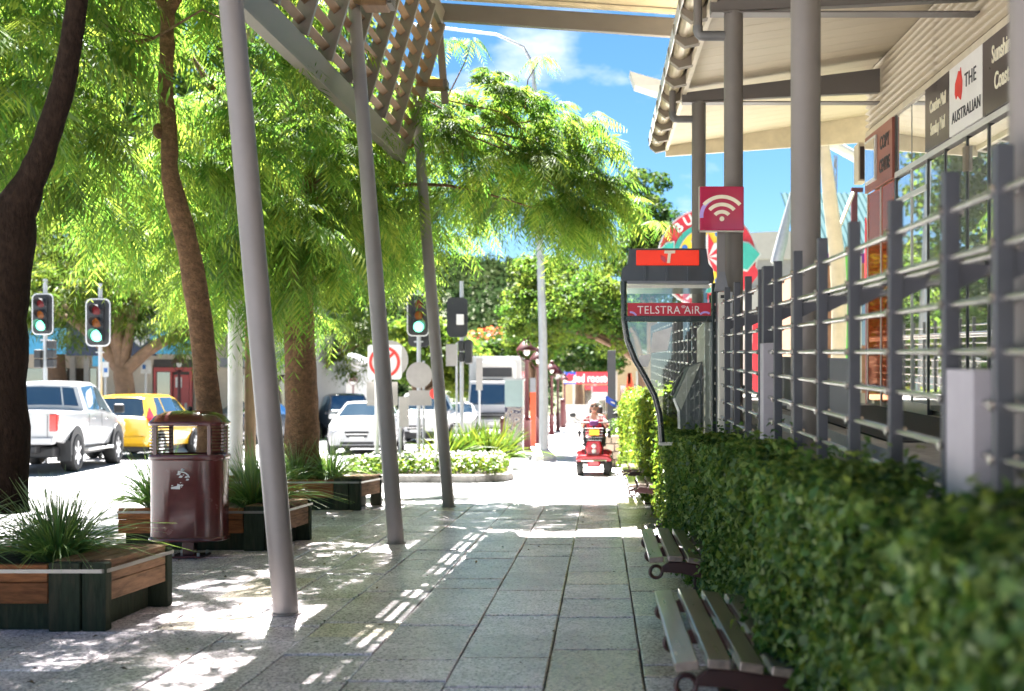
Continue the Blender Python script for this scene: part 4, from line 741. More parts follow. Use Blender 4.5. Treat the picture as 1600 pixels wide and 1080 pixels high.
def crown_leaves(parent, m, clumps, size, per=60, r=rng, name='crown', flat=.5, kind='stuff', asp=.55):
    pos, nor, sz, rd = [], [], [], []
    for c, rad in clumps:
        p, v = inell(per, c, rad, r, .5); pos.append(p); nor.append(nrm(v + r.normal(0, .6, (per, 3)) + np.array([0, 0, flat]))); sz.append(size * r.uniform(.6, 1.3, per)); rd.append(np.clip(r.random() * .7 + r.random(per) * .4, 0, 1))
    pos, nor, sz, rd = map(np.concatenate, (pos, nor, sz, rd)); V = kites(pos, nor, sz, asp, r=r)
    return npmesh(name, V, quads(len(V) // 4), m, parent, rd, kind=kind)
def clumps_in(ells, r=rng, keep=None):
    o = []
    for c, rad, n, s in ells:
        p, v = inell(n, c, rad, r, .35)
        for q in p:
            if keep is None or keep(q): k = s * r.uniform(.7, 1.3); o.append((q, (k, k, k * .62)))
    return o
def trunk(t, m, paths, n=16):
    for i, (pts, rs) in enumerate(paths):
        fine, fr = [], []
        pts = [Vector(p) for p in pts]
        for a in range(len(pts) - 1):
            p0, p1, p2, p3 = pts[max(a - 1, 0)], pts[a], pts[a + 1], pts[min(a + 2, len(pts) - 1)]
            for j in range(4):
                u = j / 4; q = .5 * (2 * p1 + (p2 - p0) * u + (2 * p0 - 5 * p1 + 4 * p2 - p3) * u * u + (3 * p1 - p0 - 3 * p2 + p3) * u ** 3)
                fine.append(q + Vector((random.uniform(-1, 1), random.uniform(-1, 1), 0)) * rs[a] * .05); fr.append((rs[a] + (rs[a + 1] - rs[a]) * u) * random.uniform(.95, 1.06))
        fine.append(pts[-1]); fr.append(rs[-1]); b = MB(); b.tube(fine, fr, n if i == 0 else 10); b.build('trunk' if i == 0 else 'limb', m, t, ang=80)
def twigs(parent, m, starts, ends, r0=.018):
    b = MB()
    for a, c in zip(starts, ends):
        a, c = Vector(a), Vector(c); mid = (a + c) / 2 + Vector((random.uniform(-.15, .15), random.uniform(-.15, .15), (c - a).length * .10)); b.tube([a, mid, c], [r0, r0 * .65, r0 * .25], 5, False)
    return b.build('twigs', m, parent, kind='stuff')
def pxp(pts, D): return [P(x, y, D) for x, y in pts]
# ---------------------------------------------------------------- the three street trees in the planters
def lowlim(p): return p[:, 2] > H + .108 * p[:, 1] + .25 * np.sin(p[:, 0] * 2.1)
t1 = thing('feather_leaf_tree', 'dark forked street tree at the left edge, lichen spots on its limb', 'tree', (-3.78, 7.25, .35), 'feathery street trees in the planters')
trunk(t1, MATS['bark_dark'], [(pxp([(-7, 800), (-5, 700), (-3, 560), (3, 440), (20, 345), (45, 285), (68, 235), (90, 165), (107, 95), (118, 20), (128, -80), (120, -260), (90, -420)], 7.25), [.21, .185, .17, .165, .14, .088, .076, .072, .067, .061, .055, .045, .03]),
                              (pxp([(8, 430), (-6, 350), (-40, 290), (-90, 180), (-150, 20), (-190, -200)], 7.25), [.12, .12, .10, .085, .07, .03])])
t2 = thing('feather_leaf_tree', 'slim leaning brown street tree rising behind the litter bin', 'tree', (-3.7, 10.85, .35), 'feathery street trees in the planters')
trunk(t2, MATS['bark_brown'], [(pxp([(329, 790), (328, 700), (326, 640), (319, 560), (306, 450), (291, 375), (274, 312), (266, 270), (264, 200), (259, 140), (261, 70), (262, 15)], 10.85), [.135, .12, .115, .110, .108, .102, .098, .078, .071, .069, .066, .062]),
                               (pxp([(262, 22), (245, -12), (215, -70), (170, -190)], 10.85), [.055, .05, .04, .02]), (pxp([(262, 20), (280, -15), (300, -90), (330, -230)], 10.85), [.06, .055, .045, .02])])
for (x, y, dx) in ((243, 205, -1), (262, 318, -1), (322, 470, 1)):
    q = P(x, y, 10.82); b = MB(); b.ell(q + Vector((dx * -.03, 0, 0)), (.055, .055, .075), 10, 6); b.build('knot', MATS['bark_brown'], t2)
t3 = thing('feather_leaf_tree', 'thick brown trunked street tree whose feathery crown hangs over the path', 'tree', (-3.87, 14.85, .35), 'feathery street trees in the planters')
trunk(t3, MATS['bark_brown'], [(pxp([(474, 775), (473, 740), (472, 690), (470, 600), (467, 500), (472, 420), (480, 340), (495, 250), (520, 150)], 14.85), [.33, .27, .225, .20, .185, .17, .15, .11, .06]),
                               (pxp([(474, 420), (520, 330), (600, 250), (700, 210), (830, 190)], 15.3), [.09, .06, .035, .018, .008]), (pxp([(472, 400), (420, 310), (370, 200), (300, 90)], 15.2), [.10, .08, .06, .03]), (pxp([(480, 350), (560, 300), (700, 290), (850, 330)], 15.6), [.05, .035, .02, .008])])
rA, rB, rC = (np.random.default_rng(s) for s in (21, 22, 23))
keep3 = lambda p: (p[:, 2] > 2.35 + .66 * np.clip(p[:, 0] + 4, 0, 2) + .12 * np.maximum(p[:, 0] + 2, 0) + .38 * ((p[:, 0] > -3.0) & (p[:, 0] < -1.0)) + .2 * np.sin(p[:, 0] * 3)) & ~((p[:, 0] > -2.7) & (p[:, 1] < 14.95) & (p[:, 2] > 2.2 + .046 * p[:, 1]))
E3 = [((-3.3, 15.9, 4.05), (3.7, 2.7, 2.05), 330), ((-1.9, 15.8, 4.5), (2.3, 1.7, 1.3), 200), ((-3.6, 14.3, 3.6), (1.6, 1.3, 1.4), 80), ((-.9, 16.0, 4.1), (1.35, 1.4, .8), 70)]
crown_fronds(t3, MATS['leaf_feather'], E3, 11, .48, 10, keep3, .95, .3, rC)
E2 = [((-5.0, 11.6, 4.7), (2.9, 3.3, 1.9), 170), ((-5.2, 12.2, 6.4), (2.6, 2.2, 1.0), 90), ((-4.3, 10.2, 4.4), (1.5, 1.6, 1.5), 50), ((-3.3, 12.8, 3.9), (1.0, 1.4, 1.3), 50)]
pxs = lambda p: CX + F * p[:, 0] / p[:, 1]
keep2 = lambda p: lowlim(p) & ~((p[:, 0] > -2.75) & (p[:, 1] < 14.9)) & ~((pxs(p) > 215) & (pxs(p) < 375) & (p[:, 1] < 11.4)) & ((p[:, 0] < -3.9) | (np.sin(p[:, 0] * 91 + p[:, 1] * 57) > -.45))
crown_fronds(t2, MATS['leaf_feather'], E2, 12, .48, 10, keep2, .9, .3, rB)
E1 = [((-5.6, 8.6, 4.7), (2.2, 2.6, 1.7), 110), ((-4.4, 8.2, 4.7), (1.2, 1.6, 1.1), 35)]
crown_fronds(t1, MATS['leaf_feather'], E1, 11, .48, 10, lambda p: lowlim(p) & (p[:, 0] < -2.9) & (p[:, 1] > 7.7) & ~((pxs(p) > 215) & (pxs(p) < 375)), .55, .2, rA)
crown_fronds(t1, MATS['leaf_feather'], [((-3.9, 8.7, 5.9), (1.5, 2.0, .9), 62)], 10, .46, 10, lambda p: (p[:, 2] > 1.55 + .352 * p[:, 1]) & (p[:, 1] > 6.6), .5, .1, rA)  # unseen fronds above the view, added to dapple the left paving
for t, m, hub, E, r_ in ((t3, 'bark_brown', [P(500, 300, 15), P(600, 240, 14.9), P(700, 200, 15), P(430, 320, 15.2)], E3, rC), (t2, 'bark_brown', [P(240, 60, 10.9), P(290, -40, 11)], E2, rB)):
    hub = hub + [h + Vector((-.5, .5, .5)) for h in hub] + [h + Vector((.3, .9, .2)) for h in hub]
    pts = [inell(1, c, rad, r_)[0][0] for c, rad, n in E for _ in range(7)]; pts = [p for p in pts if (keep3 if t is t3 else keep2)(np.array([p]))[0]]
    pts = [p for p in pts if min((h - Vector(p)).length for h in hub) < 2.2]; twigs(t, MATS[m], [min(hub, key=lambda h: (h - Vector(p)).length) for p in pts], pts, .014)
# spray of leaves standing up in front of the sky and one in front of the screen end
B, D, S = [], [], []
for (x, y, d_) in ((845, 88, 15.6), (735, 60, 15.3), (665, 165, 14.6), (640, 150, 14.5), (700, 60, 15.2), (1030, 345, 15.5)):
    p = P(x, y, d_)
    for j in range(7): th = j * 2.4; B.append(tuple(p)); D.append((math.cos(th), math.sin(th), .05 + .25 * math.sin(j * 1.7))); S.append(.30 + .05 * (j % 3))
V, rd = fronds(np.array(B), np.array(D), np.array(S), 10, .9, r=rC); npmesh('spray', V, quads(len(V) // 4), MATS['leaf_feather'], t3, rd, kind='stuff')
twigs(t3, MATS['bark_brown'], [P(700, 150, 15), P(690, 170, 14.95), P(820, 170, 15.4), P(690, 155, 15)], [P(738, 62, 15.3), P(650, 160, 14.6), P(845, 90, 15.6), P(860, 235, 15.2)], .012)

# ---------------------------------------------------------------- trees farther off
def far_tree(lab, base, h_tr, r_tr, ells, leaf, size, per, bark='bark_far', limbs=4, group='trees beyond the street', name='street_tree', frondy=False, keep=None, seed=1):
    r = np.random.default_rng(seed); t = thing(name, lab, 'tree', base, group); bx_, by_, bz = base; random.seed(seed)
    trunk(t, MATS[bark], [([(bx_, by_, bz), (bx_ + r_tr * .3, by_, bz + h_tr * .5), (bx_, by_, bz + h_tr)], [r_tr * 1.25, r_tr, r_tr * .75])] +
          [([(bx_, by_, bz + h_tr * .92), (bx_ + (c[0] - bx_) * .4, by_ + (c[1] - by_) * .4, bz + h_tr + (c[2] - bz - h_tr) * .5), tuple(c)], [r_tr * .55, r_tr * .4, r_tr * .12]) for c in [(e[0][0] + r.normal(0, e[1][0] * .4), e[0][1] + r.normal(0, e[1][1] * .3), e[0][2] + r.normal(0, e[1][2] * .2)) for e in ells for _ in range(limbs)]], 10)
    if frondy: crown_fronds(t, MATS[leaf], [(c, rad, n) for c, rad, n, s in ells], per, size, 5, keep, .35, 0, r)
    else: crown_leaves(t, MATS[leaf], clumps_in(ells, r, keep), size, per, r)
    return t
far_tree('spreading orange limbed tree in front of the blue awning shops', (-15.4, 37, -.1), 2.6, .36, [((-17.2, 37, 4.6), (2.6, 2.6, 1.1), 130, 1), ((-14.2, 36.5, 4.9), (2.4, 2.6, 1.3), 150, 1), ((-15.6, 38, 6.3), (3.4, 2.4, 1.2), 140, 1), ((-12.9, 37, 3.9), (1.0, 1.4, .8), 40, 1)], 'leaf_light', .75, 8, limbs=3, frondy=True, seed=31)
far_tree('tall bushy tree beyond the road at the far left', (-21, 44, 0), 5, .4, [((-21, 46, 12), (6.5, 4, 8), 240, 1.6)], 'leaf_mid', .42, 70, seed=32)
far_tree('tall bushy tree beyond the road, right of the spreading one', (-14.5, 54, 0), 4, .4, [((-14.5, 56, 13), (6, 4, 9), 250, 1.6)], 'leaf_mid', .42, 70, seed=33)
far_tree('yellow green feathery tree behind the parked white sedan', (-12.6, 49, -.1), 2.3, .22, [((-12.6, 49, 4.3), (2.6, 2, 1.2), 80, 1), ((-10.5, 50, 4.0), (1.8, 2, 1.3), 60, 1)], 'leaf_light', .8, 8, frondy=True, seed=34)
far_tree('yellow green tree behind the round sign backs', (-9.6, 60, -.1), 2.0, .25, [((-9.6, 60, 4.2), (2.4, 2, 1.7), 80, .8), ((-7.6, 62, 3.2), (1.5, 2, 1.3), 45, .8)], 'leaf_light', .36, 60, seed=35)
far_tree('dark green tree behind the white truck', (-6.2, 74, 0), 2, .3, [((-6.4, 74, 3.6), (3.0, 3, 1.9), 100, .8)], 'leaf_dark', .36, 60, seed=36)
fl = far_tree('orange flowering tree behind the white truck', (-7.8, 88, 0), 3, .3, [((-7.8, 88, 5.2), (3.4, 3, 1.9), 110, .9)], 'leaf_dark', .36, 60, seed=37)
rf = np.random.default_rng(8); p, v = inell(700, (-7.8, 88, 5.5), (3.5, 3, 1.8), rf, .9); p = p[p[:, 2] > 5.6]; V = kites(p, rf.normal(0, 1, (len(p), 3)), np.full(len(p), .35), .8); npmesh('blossom', V, quads(len(V) // 4), MATS['orange_blossom'], fl, rf.random(len(p)), kind='stuff')
far_tree('dense mid green tree overhanging the far footpath and lamp posts', (1.05, 30, 0), 2.6, .16, [((-.7, 30, 4.0), (1.3, 2.2, 1.0), 110, .36), ((-1.7, 30.5, 3.7), (.9, 1.8, .8), 60, .32), ((.3, 30, 3.7), (.6, 2.0, 1.0), 55, .30), ((-1.5, 31, 4.7), (.9, 1.6, .6), 45, .34)], 'leaf_mid', .13, 95, keep=lambda q: q[2] > 2.55 - .12 * q[0], seed=38)
far_tree('tall dark tree rising behind the round market sign', (1.9, 44, 0), 5, .25, [((1.7, 44, 8.6), (1.1, 1.6, 1.9), 55, .5), ((2.4, 44, 6.9), (1.5, 1.6, 1.8), 60, .55), ((1.0, 44, 6.2), (1.3, 1.5, 1.6), 50, .5)], 'leaf_dark', .20, 80, seed=39)
far_tree('leafy tree left of the far lamp posts', (-3.4, 58, 0), 2, .22, [((-3.4, 58, 4.8), (1.5, 2.2, 1.7), 80, .55), ((-2.4, 59, 6.2), (1.3, 2, 1.5), 50, .5)], 'leaf_mid', .26, 70, seed=40)
far_tree('tree with brown trunk standing beside the red chicken shop banner', (-1.9, 92, 0), 4.2, .32, [((-1.5, 92, 5.6), (4.2, 3, 2.0), 110, .8)], 'leaf_dark', .34, 60, seed=41)
far_tree('pale tree at the end of the footpath below the red banner', (.4, 118, 0), 2, .25, [((.2, 118, 3.2), (2.4, 2, 1.8), 60, .8)], 'leaf_light', .36, 60, seed=42)
# far wood on the hills
rw_ = np.random.default_rng(9); cl = []
while len(cl) < 2600:
    x, y = rw_.uniform(-200, 40), rw_.uniform(172, 395); z = hillz(x, y)
    if z > .8: s = rw_.uniform(1.8, 3.8); cl.append(((x, y, z + s * .5), (s, s, s * .9)))
o = crown_leaves(None, MATS['leaf_far'], cl, 1.5, 46, rw_, 'far_wood'); o['label'] = 'wooded hills far behind the truck'; o['kind'] = 'stuff'

# ---------------------------------------------------------------- hedges
def hedge(lab, faces, mat_, n_leaf, size, core, seed):
    r = np.random.default_rng(seed); t = thing('hedge', lab, 'hedge', faces[0][0], 'clipped hedges along the balustrade'); pos, nor = [], []
    ar = [np.linalg.norm(np.cross(np.array(f[1]) - np.array(f[0]), np.array(f[2]) - np.array(f[0]))) * f[4] for f in faces]
    for f, a in zip(faces, ar):
        n = int(n_leaf * a / sum(ar)); u, v = r.random((n, 1)), r.random((n, 1)); o, e1, e2, nn = np.array(f[0], float), np.array(f[1], float) - np.array(f[0]), np.array(f[2], float) - np.array(f[0]), np.array(f[3], float)
        p = o + e1 * u + e2 * v; q = p.copy()
        bump = .034 * np.sin(q[:, 1:2] * 3.1 + q[:, 2:3] * 2.3) + .026 * np.sin(q[:, 1:2] * 5.3 - q[:, 2:3] * 4.1 + 1) + .028 * np.sin(q[:, 1:2] * 8.7 + q[:, 2:3] * 7 + q[:, 0:1] * 9)
        dep = np.abs(r.normal(0, .065, (n, 1))); p = p + nn * (bump + .025 - dep * 1.2 + (r.random((n, 1)) < .05) * r.random((n, 1)) * .12 * np.clip(p[:, 1:2] / 5, .3, 1)); pos.append(p); nor.append(nrm(nn * .8 + r.normal(0, .55, (n, 3)) + np.array([0, 0, .35])))
    pos, nor = np.concatenate(pos), np.concatenate(nor); n = len(pos); V = kites(pos, nor, size * r.uniform(.6, 1.35, n), .58, .3, r); npmesh('leaves', V, quads(n), MATS[mat_], t, r.random(n), kind='stuff')
    b = MB(); b.hexa(core); b.build('dark_core', MATS['soil'], t); return t  # solid dark box added inside the leaves to block light
y0, y1 = .9, 11.9; tz = lambda y: 1.09 - .009 * y
hedge('dark green hedge in shade filling the lower right corner, blurred close to the camera',
      [((.655, y0, .05), (.665, y1, .05), (.655, y0, tz(y0) - .02), (-1, 0, 0), 1), ((.655, y0, tz(y0)), (.665, y1, tz(y1)), (.94, y0, tz(y0)), (0, 0, 1), 1.4), ((.68, y1, .05), (.93, y1, .05), (.68, y1, 1.0), (0, 1, 0), .8)], 'hedge_leaf', 125000, .041,
      [(.76, y0, .02), (.90, y0, .02), (.90, y1 - .06, .02), (.76, y1 - .06, .02), (.76, y0, 1.03), (.90, y0, 1.03), (.90, y1 - .06, .92), (.76, y1 - .06, .92)], 51)
hedge('bright yellow green hedge in the sun behind the phone booth',
      [((.66, 12.1, .12), (.40, 23.6, .12), (.66, 12.1, 1.40), (-1, 0, 0), 1), ((.66, 12.1, 1.43), (.40, 23.6, 1.5), (1.15, 12.1, 1.43), (0, 0, 1), 1), ((.64, 12.08, .1), (1.15, 12.1, .1), (.64, 12.08, 1.4), (0, -1, 0), 1), ((.40, 23.6, .1), (1.0, 23.6, .1), (.40, 23.6, 1.4), (0, 1, 0), .5)], 'hedge_light', 62000, .062,
      [(.76, 12.2, .02), (1.1, 12.2, .02), (.98, 23.4, .02), (.52, 23.4, .02), (.76, 12.2, 1.32), (1.1, 12.2, 1.32), (.98, 23.4, 1.38), (.52, 23.4, 1.38)], 52)

# ---------------------------------------------------------------- grasses and island planting
def blades(c, n, Lm, w, spread, r, up=.9, seg=4, droop=.55):
    th = r.random(n) * 2 * np.pi; lean = np.minimum(np.abs(r.normal(0, spread, n)), 1.05); d = nrm(np.stack([np.cos(th) * lean, np.sin(th) * lean, np.full(n, up)], 1)); base = np.array(c) + np.stack([np.cos(th), np.sin(th), 0 * th], 1) * (r.random((n, 1)) * .10); L_ = (Lm * r.uniform(.55, 1.15, n))[:, None]
    side = nrm(np.cross(d, np.array([0, 0, 1.0])) + r.normal(0, .5, (n, 3))); rows = []; hz = nrm(d * np.array([1, 1, 0]) + 1e-6)
    for k in range(seg + 1):
        s = k / seg; p = base + d * L_ * s + (hz * .35 - np.array([0, 0, 1.0]) * .55) * L_ * droop * s ** 2.2 * (.3 + lean[:, None] * 1.6); ww = w * (1 - s ** 1.7) * .5 + .0006; rows.append((p - side * ww, p + side * ww))
    V = np.stack([x for a, b_ in rows for x in (a, b_)], 1).reshape(-1, 3); q = []
    idx = np.arange(n)[:, None] * (2 * (seg + 1))
    for k in range(seg): q.append(idx + np.array([2 * k, 2 * k + 1, 2 * k + 3, 2 * k + 2]))
    return V, np.concatenate(q), np.tile(r.random(n), seg)
def clump(lab, c, n, Lm, w, spread, seed, m='grass_leaf', name='grass_clump', group='strappy grass clumps in the planters', **k):
    r = np.random.default_rng(seed); V, Q, rd = blades(c, n, Lm, w, spread, r, **k); o = npmesh(name, V - np.array(c), Q, MATS[m], None, rd); o.location = c
    return tag(o, lab, 'grass', group)
clump('big strappy grass clump in the nearest planter, sunlit yellow blades in its middle', (-3.36, 7.12, .35), 640, .60, .0095, .58, 61)
clump('strappy grass clump at the left edge below the dark trunk', (-3.98, 6.98, .35), 560, .66, .010, .66, 62)
clump('small dry grass clump at the back of the nearest planter', (-3.62, 7.42, .36), 120, .40, .008, .6, 63)
clump('grass clump left of the maroon litter bin', (-4.18, 10.85, .35), 420, .66, .011, .8, 64)
clump('grass clump right of the maroon litter bin', (-3.28, 10.85, .35), 440, .74, .011, .6, 65)
clump('grass clump in front of the thick brown trunk, left half', (-3.86, 14.62, .35), 430, .62, .012, .8, 66)
clump('grass clump right of the thick brown trunk, blades hanging over soil', (-3.5, 14.78, .35), 400, .66, .012, .85, 67)
clump('grass clump left of the thick brown trunk behind the nearest leaning pole', (-4.35, 14.8, .35), 260, .55, .011, .8, 68)
for i, (x, y, lab) in enumerate([(-3.15, 23.2, 'yellow green flax plant at the left end of the island'), (-2.75, 24.2, 'yellow green flax plant around the island traffic light pole'), (-2.35, 24.0, 'yellow green flax plant right of the far leaning pole'), (-2.15, 24.8, 'rightmost yellow green flax plant on the island'), (-2.9, 25.6, 'flax plant at the back of the island')]):
    clump(lab, (x, y, .09), 190, 1.02, .055, .60, 70 + i, 'flax_leaf', 'flax_plant', 'flax plants on the traffic island', seg=4)
r = np.random.default_rng(77); n = 9000; x = r.uniform(-4.6, -1.75, n); y = r.uniform(20.3, 23.2, n); kp = x < -1.70 - (y - 20.3) * .04 - .15 * r.random(n); x, y = x[kp], y[kp]; n = len(x)
z = .10 + .26 * np.minimum(1, np.minimum((y - 20.2) / .35, (-1.6 - x) / .35)) * r.random(n) ** .5; V = kites(np.stack([x, y, z], 1), r.normal(0, .7, (n, 3)) + np.array([0, -.3, .8]), .10 * r.uniform(.6, 1.4, n), .35)
o = npmesh('ground_cover', V, quads(n), MATS['flax_leaf'], None, r.random(n), kind='stuff'); o['label'] = 'low leafy ground cover on the traffic island'
n2 = 1500; j = r.integers(0, n, n2); V = kites(np.stack([x[j], y[j], z[j] + .05], 1), r.normal(0, .5, (n2, 3)) + np.array([0, -.4, .7]), np.full(n2, .06), .9)
o = npmesh('white_blossoms', V, quads(n2), MATS['white_flower'], None, r.random(n2), kind='stuff'); o['label'] = 'small white flowers over the island ground cover'
# stone raised bed behind the scooter
sb = thing('stone_bed', 'low stone raised bed with leafy shrub behind the red scooter', 'garden bed', (.4, 24.6, 0)); rs_ = random.Random(5)
for c_ in range(4):
    xx = .02 + (c_ % 2) * -.05
    while xx < 1.0:
        w = rs_.uniform(.16, .30); b = MB(); b.box(xx, xx + w - .012, 24.4, 24.62, .17 * c_ + .003, .17 * (c_ + 1) - .008); b.build('stone', MATS['stone'], sb, bevel=.015); xx += w
b = MB(); b.box(.06, 1.0, 24.63, 26, 0, .62); b.build('soil', MATS['soil'], sb)
crown_leaves(sb, MATS['hedge_leaf'], [((.25 + .2 * i, 24.9 + .3 * (i % 2), .82), (.24, .3, .22)) for i in range(4)], .09, 160, np.random.default_rng(6), 'shrub')

r = np.random.default_rng(91); n = 150; x = np.where(r.random(n) < .55, r.uniform(-4.4, -2.4, n), r.uniform(-2.4, .55, n)); y = r.uniform(5.0, 15.5, n); V = kites(np.stack([x, y, np.full(n, .012)], 1), np.array([0, 0, 1.0]) + r.normal(0, .25, (n, 3)), r.uniform(.012, .045, n), .5, .4, r)
mat('dry_leaf', (.09, .055, .02), .8, var=.5, scale=9)
o = npmesh('leaf_litter', V, quads(n), MATS['dry_leaf'], None, r.random(n), kind='stuff'); o['label'] = 'small dry leaves scattered on the pavement'
# ---------------------------------------------------------------- vehicles
class Loft:
    def __init__(s, st):
        s.g = []
        for (y, wb, zb, wm, zm, wt, zt, wr, zr) in st:
            r = [(wb, zb), (wm, zm), (wt, zt), (wr, zr), (wr * .6, zr + .025), (0, zr + .035)]
            s.g.append([Vector((x, y, z)) for x, z in r] + [Vector((-x, y, z)) for x, z in r[-2::-1]])
    def body(s, parent, m, bevel=.03):
        b = MB(); n = 11; k = len(s.g); vs = [p for r in s.g for p in r]
        fs = [(i * n + j, (i + 1) * n + j, (i + 1) * n + j + 1, i * n + j + 1) for i in range(k - 1) for j in range(n - 1)] + [(i * n + n - 1, (i + 1) * n + n - 1, (i + 1) * n, i * n) for i in range(k - 1)]
        b.add(vs, fs, True); b.add(vs[:n], [tuple(range(n))]); b.add(vs[-n:], [tuple(range(n - 1, -1, -1))])
        return b.build('body', m, parent, bevel=bevel, seg=2, ang=28)
    def S(s, u, v):
        u = max(0, min(u, len(s.g) - 1 - 1e-6)); v = max(0, min(v, 10 - 1e-6)); i, j = int(u), int(v); a, c = u - i, v - j
        return (s.g[i][j] * (1 - a) + s.g[i + 1][j] * a) * (1 - c) + (s.g[i][j + 1] * (1 - a) + s.g[i + 1][j + 1] * a) * c
    def patch(s, name, m, parent, cs, off=.006, n=4, k=4):
        vs = []
        for i in range(n + 1):
            for j in range(k + 1):
                a, c = i / n, j / k; u = (cs[0][0] * (1 - a) + cs[1][0] * a) * (1 - c) + (cs[3][0] * (1 - a) + cs[2][0] * a) * c; v = (cs[0][1] * (1 - a) + cs[1][1] * a) * (1 - c) + (cs[3][1] * (1 - a) + cs[2][1] * a) * c
                e = .05; nn = (s.S(u + e, v) - s.S(u - e, v)).cross(s.S(u, v + e) - s.S(u, v - e))
                nn = nn.normalized() if nn.length > 1e-9 else Vector((0, 0, 1)); p = s.S(u, v)
                if nn.dot(p - Vector((0, p.y * .75, .7))) < 0: nn = -nn
                vs.append(p + nn * off)
        b = MB(); b.add(vs, [(i * (k + 1) + j, (i + 1) * (k + 1) + j, (i + 1) * (k + 1) + j + 1, i * (k + 1) + j + 1) for i in range(n) for j in range(k)], True); return b.build(name, m, parent, ang=80)
def wheel(t, x, y, r, w=.2, rim='rim'):
    s = 1 if x > 0 else -1; b = MB(); pr = [(r * .66, -w / 2), (r * .94, -w / 2), (r, -w * .36), (r, w * .36), (r * .94, w / 2), (r * .66, w / 2)]
    b.xf = Matrix.Translation((x, y, r)) @ Matrix.Rotation(R(90), 4, 'Y'); b.lathe(pr, n=26); o = b.build('wheel', MATS['tyre'], t)
    b = MB(); b.xf = Matrix.Translation((x + s * (w / 2 - .03), y, r)) @ Matrix.Rotation(R(90 * s), 4, 'Y'); b.lathe([(r * .67, .015), (r * .60, .0), (r * .2, -.01), (0, .012)], n=20, smooth=True)
    for q in range(6): a = q * math.pi / 3; b.bar((0, 0, .012), (r * .62 * math.cos(a), r * .62 * math.sin(a), .012), .07, .02)
    b.build('rim', MATS[rim], o)
    b = MB(); b.xf = Matrix.Translation((x - s * .06, y, r)) @ Matrix.Rotation(R(90), 4, 'Y'); b.lathe([(0, -.11), (r * .66, -.11), (r * .66, .10)], n=16); b.build('hub', MATS['trim_black'], o)
def arch(t, x, y, r, z):
    s = 1 if x > 0 else -1; b = MB(); pts = [(r * math.cos(R(a)), r * math.sin(R(a))) for a in range(-14, 195, 12)]; b.prism(pts, (x, y, z), (0, 1, 0), (0, 0, 1), .05); return b.build('wheel_arch', MATS['trim_black'], t)
def bx(t, name, m, x0, x1, y0, y1, z0, z1, bevel=.01): b = MB(); b.box(x0, x1, y0, y1, z0, z1); return b.build(name, MATS[m], t, bevel=bevel)
CARS = 'cars and trucks on the road'
SED = [(-2.3, .62, .40, .74, .62, .73, .92, .66, .95), (-2.1, .74, .30, .84, .62, .81, .97, .70, 1.0), (-1.5, .78, .28, .86, .62, .84, 1.0, .73, 1.04), (-.75, .78, .27, .865, .62, .84, 1.0, .59, 1.41), (.1, .78, .27, .865, .62, .84, .99, .60, 1.45), (.45, .78, .27, .865, .6, .84, .98, .57, 1.42), (1.25, .78, .27, .865, .6, .83, .96, .75, 1.0), (1.95, .76, .26, .84, .55, .80, .82, .66, .86), (2.2, .72, .25, .79, .5, .72, .72, .58, .75), (2.3, .62, .28, .68, .48, .6, .62, .48, .64)]
def sedan(lab, loc, rz, paint, st=SED, rear=False, scale=1.0, name='parked_car', cat='car', dark_grille=False):
    t = thing(name, lab, cat, (0, 0, 0), CARS); L_ = Loft(st); bd = L_.body(t, MATS[paint])
    L_.patch('windscreen', MATS['car_glass'], t, [(5.1, 3.25), (5.92, 3.2), (5.92, 6.8), (5.1, 6.75)], n=5, k=8); L_.patch('rear_window', MATS['car_glass'], t, [(2.1, 3.3), (2.9, 3.3), (2.9, 6.7), (2.1, 6.7)], n=5, k=8)
    for a, c in ((2.08, 2.9), (7.92, 7.1)):
        L_.patch('side_window', MATS['car_glass'], t, [(2.6, a), (3.9, a), (3.9, c), (3.0, c)]); L_.patch('side_window', MATS['car_glass'], t, [(4.0, a), (5.8, a), (5.15, c), (4.0, c)])
    for s in (-1, 1):
        L_.patch('headlight', MATS['headlamp'], t, [(7.55, 5 - s * 2.95), (8.35, 5 - s * 2.9), (8.3, 5 - s * 3.9), (7.75, 5 - s * 3.9)] if 0 else [(8.0, 5 - s * 1.6), (8.0, 5 - s * 3.0), (8.75, 5 - s * 3.0), (8.6, 5 - s * 1.5)], .008)
        L_.patch('tail_light', MATS['tail_red'], t, [(.05, 5 - s * 2.2), (.05, 5 - s * 3.4), (1.0, 5 - s * 3.4), (1.0, 5 - s * 2.4)], .008)
        for y in (1.42, -1.38): wheel(t, s * .80, y, .315); arch(t, s * .845, y, .38, .33)
        m = bx(t, 'mirror', paint, s * .86 - .10, s * .86 + .10, .92, 1.04, .98, 1.10, .03)
    b = MB(); b.prism([(-.33, .09), (.33, .09), (.27, -.08), (-.27, -.08)], (0, 2.30, .56), (-1, 0, 0), (0, 0, 1), .02); g = b.build('grille', MATS['trim_black'], t)
    b = MB(); b.bar((-.3, 2.315, .57), (.3, 2.315, .57), .012, .02); b.build('chrome_bar', MATS['chrome'], g)
    bx(t, 'number_plate', 'plate', -.19, .19, 2.305, 2.32, .40, .50, .002); bx(t, 'lower_grille', 'trim_black', -.45, .45, 2.285, 2.305, .29, .37, .01)
    for s in (-1, 1): bx(t, 'fog_lamp', 'trim_black', s * .6 - .10, s * .6 + .10, 2.20, 2.262, .30, .38, .01)
    bx(t, 'underbody', 'trim_black', -.70, .70, -2.0, 2.1, .18, .29, .02)
    t.location = loc; t.rotation_euler = (0, 0, rz); t.scale = (scale,) * 3; return t
sedan('white sedan facing the camera beside the thick brown trunk', (-6.78, 33.4, -.04), R(184), 'car_white')
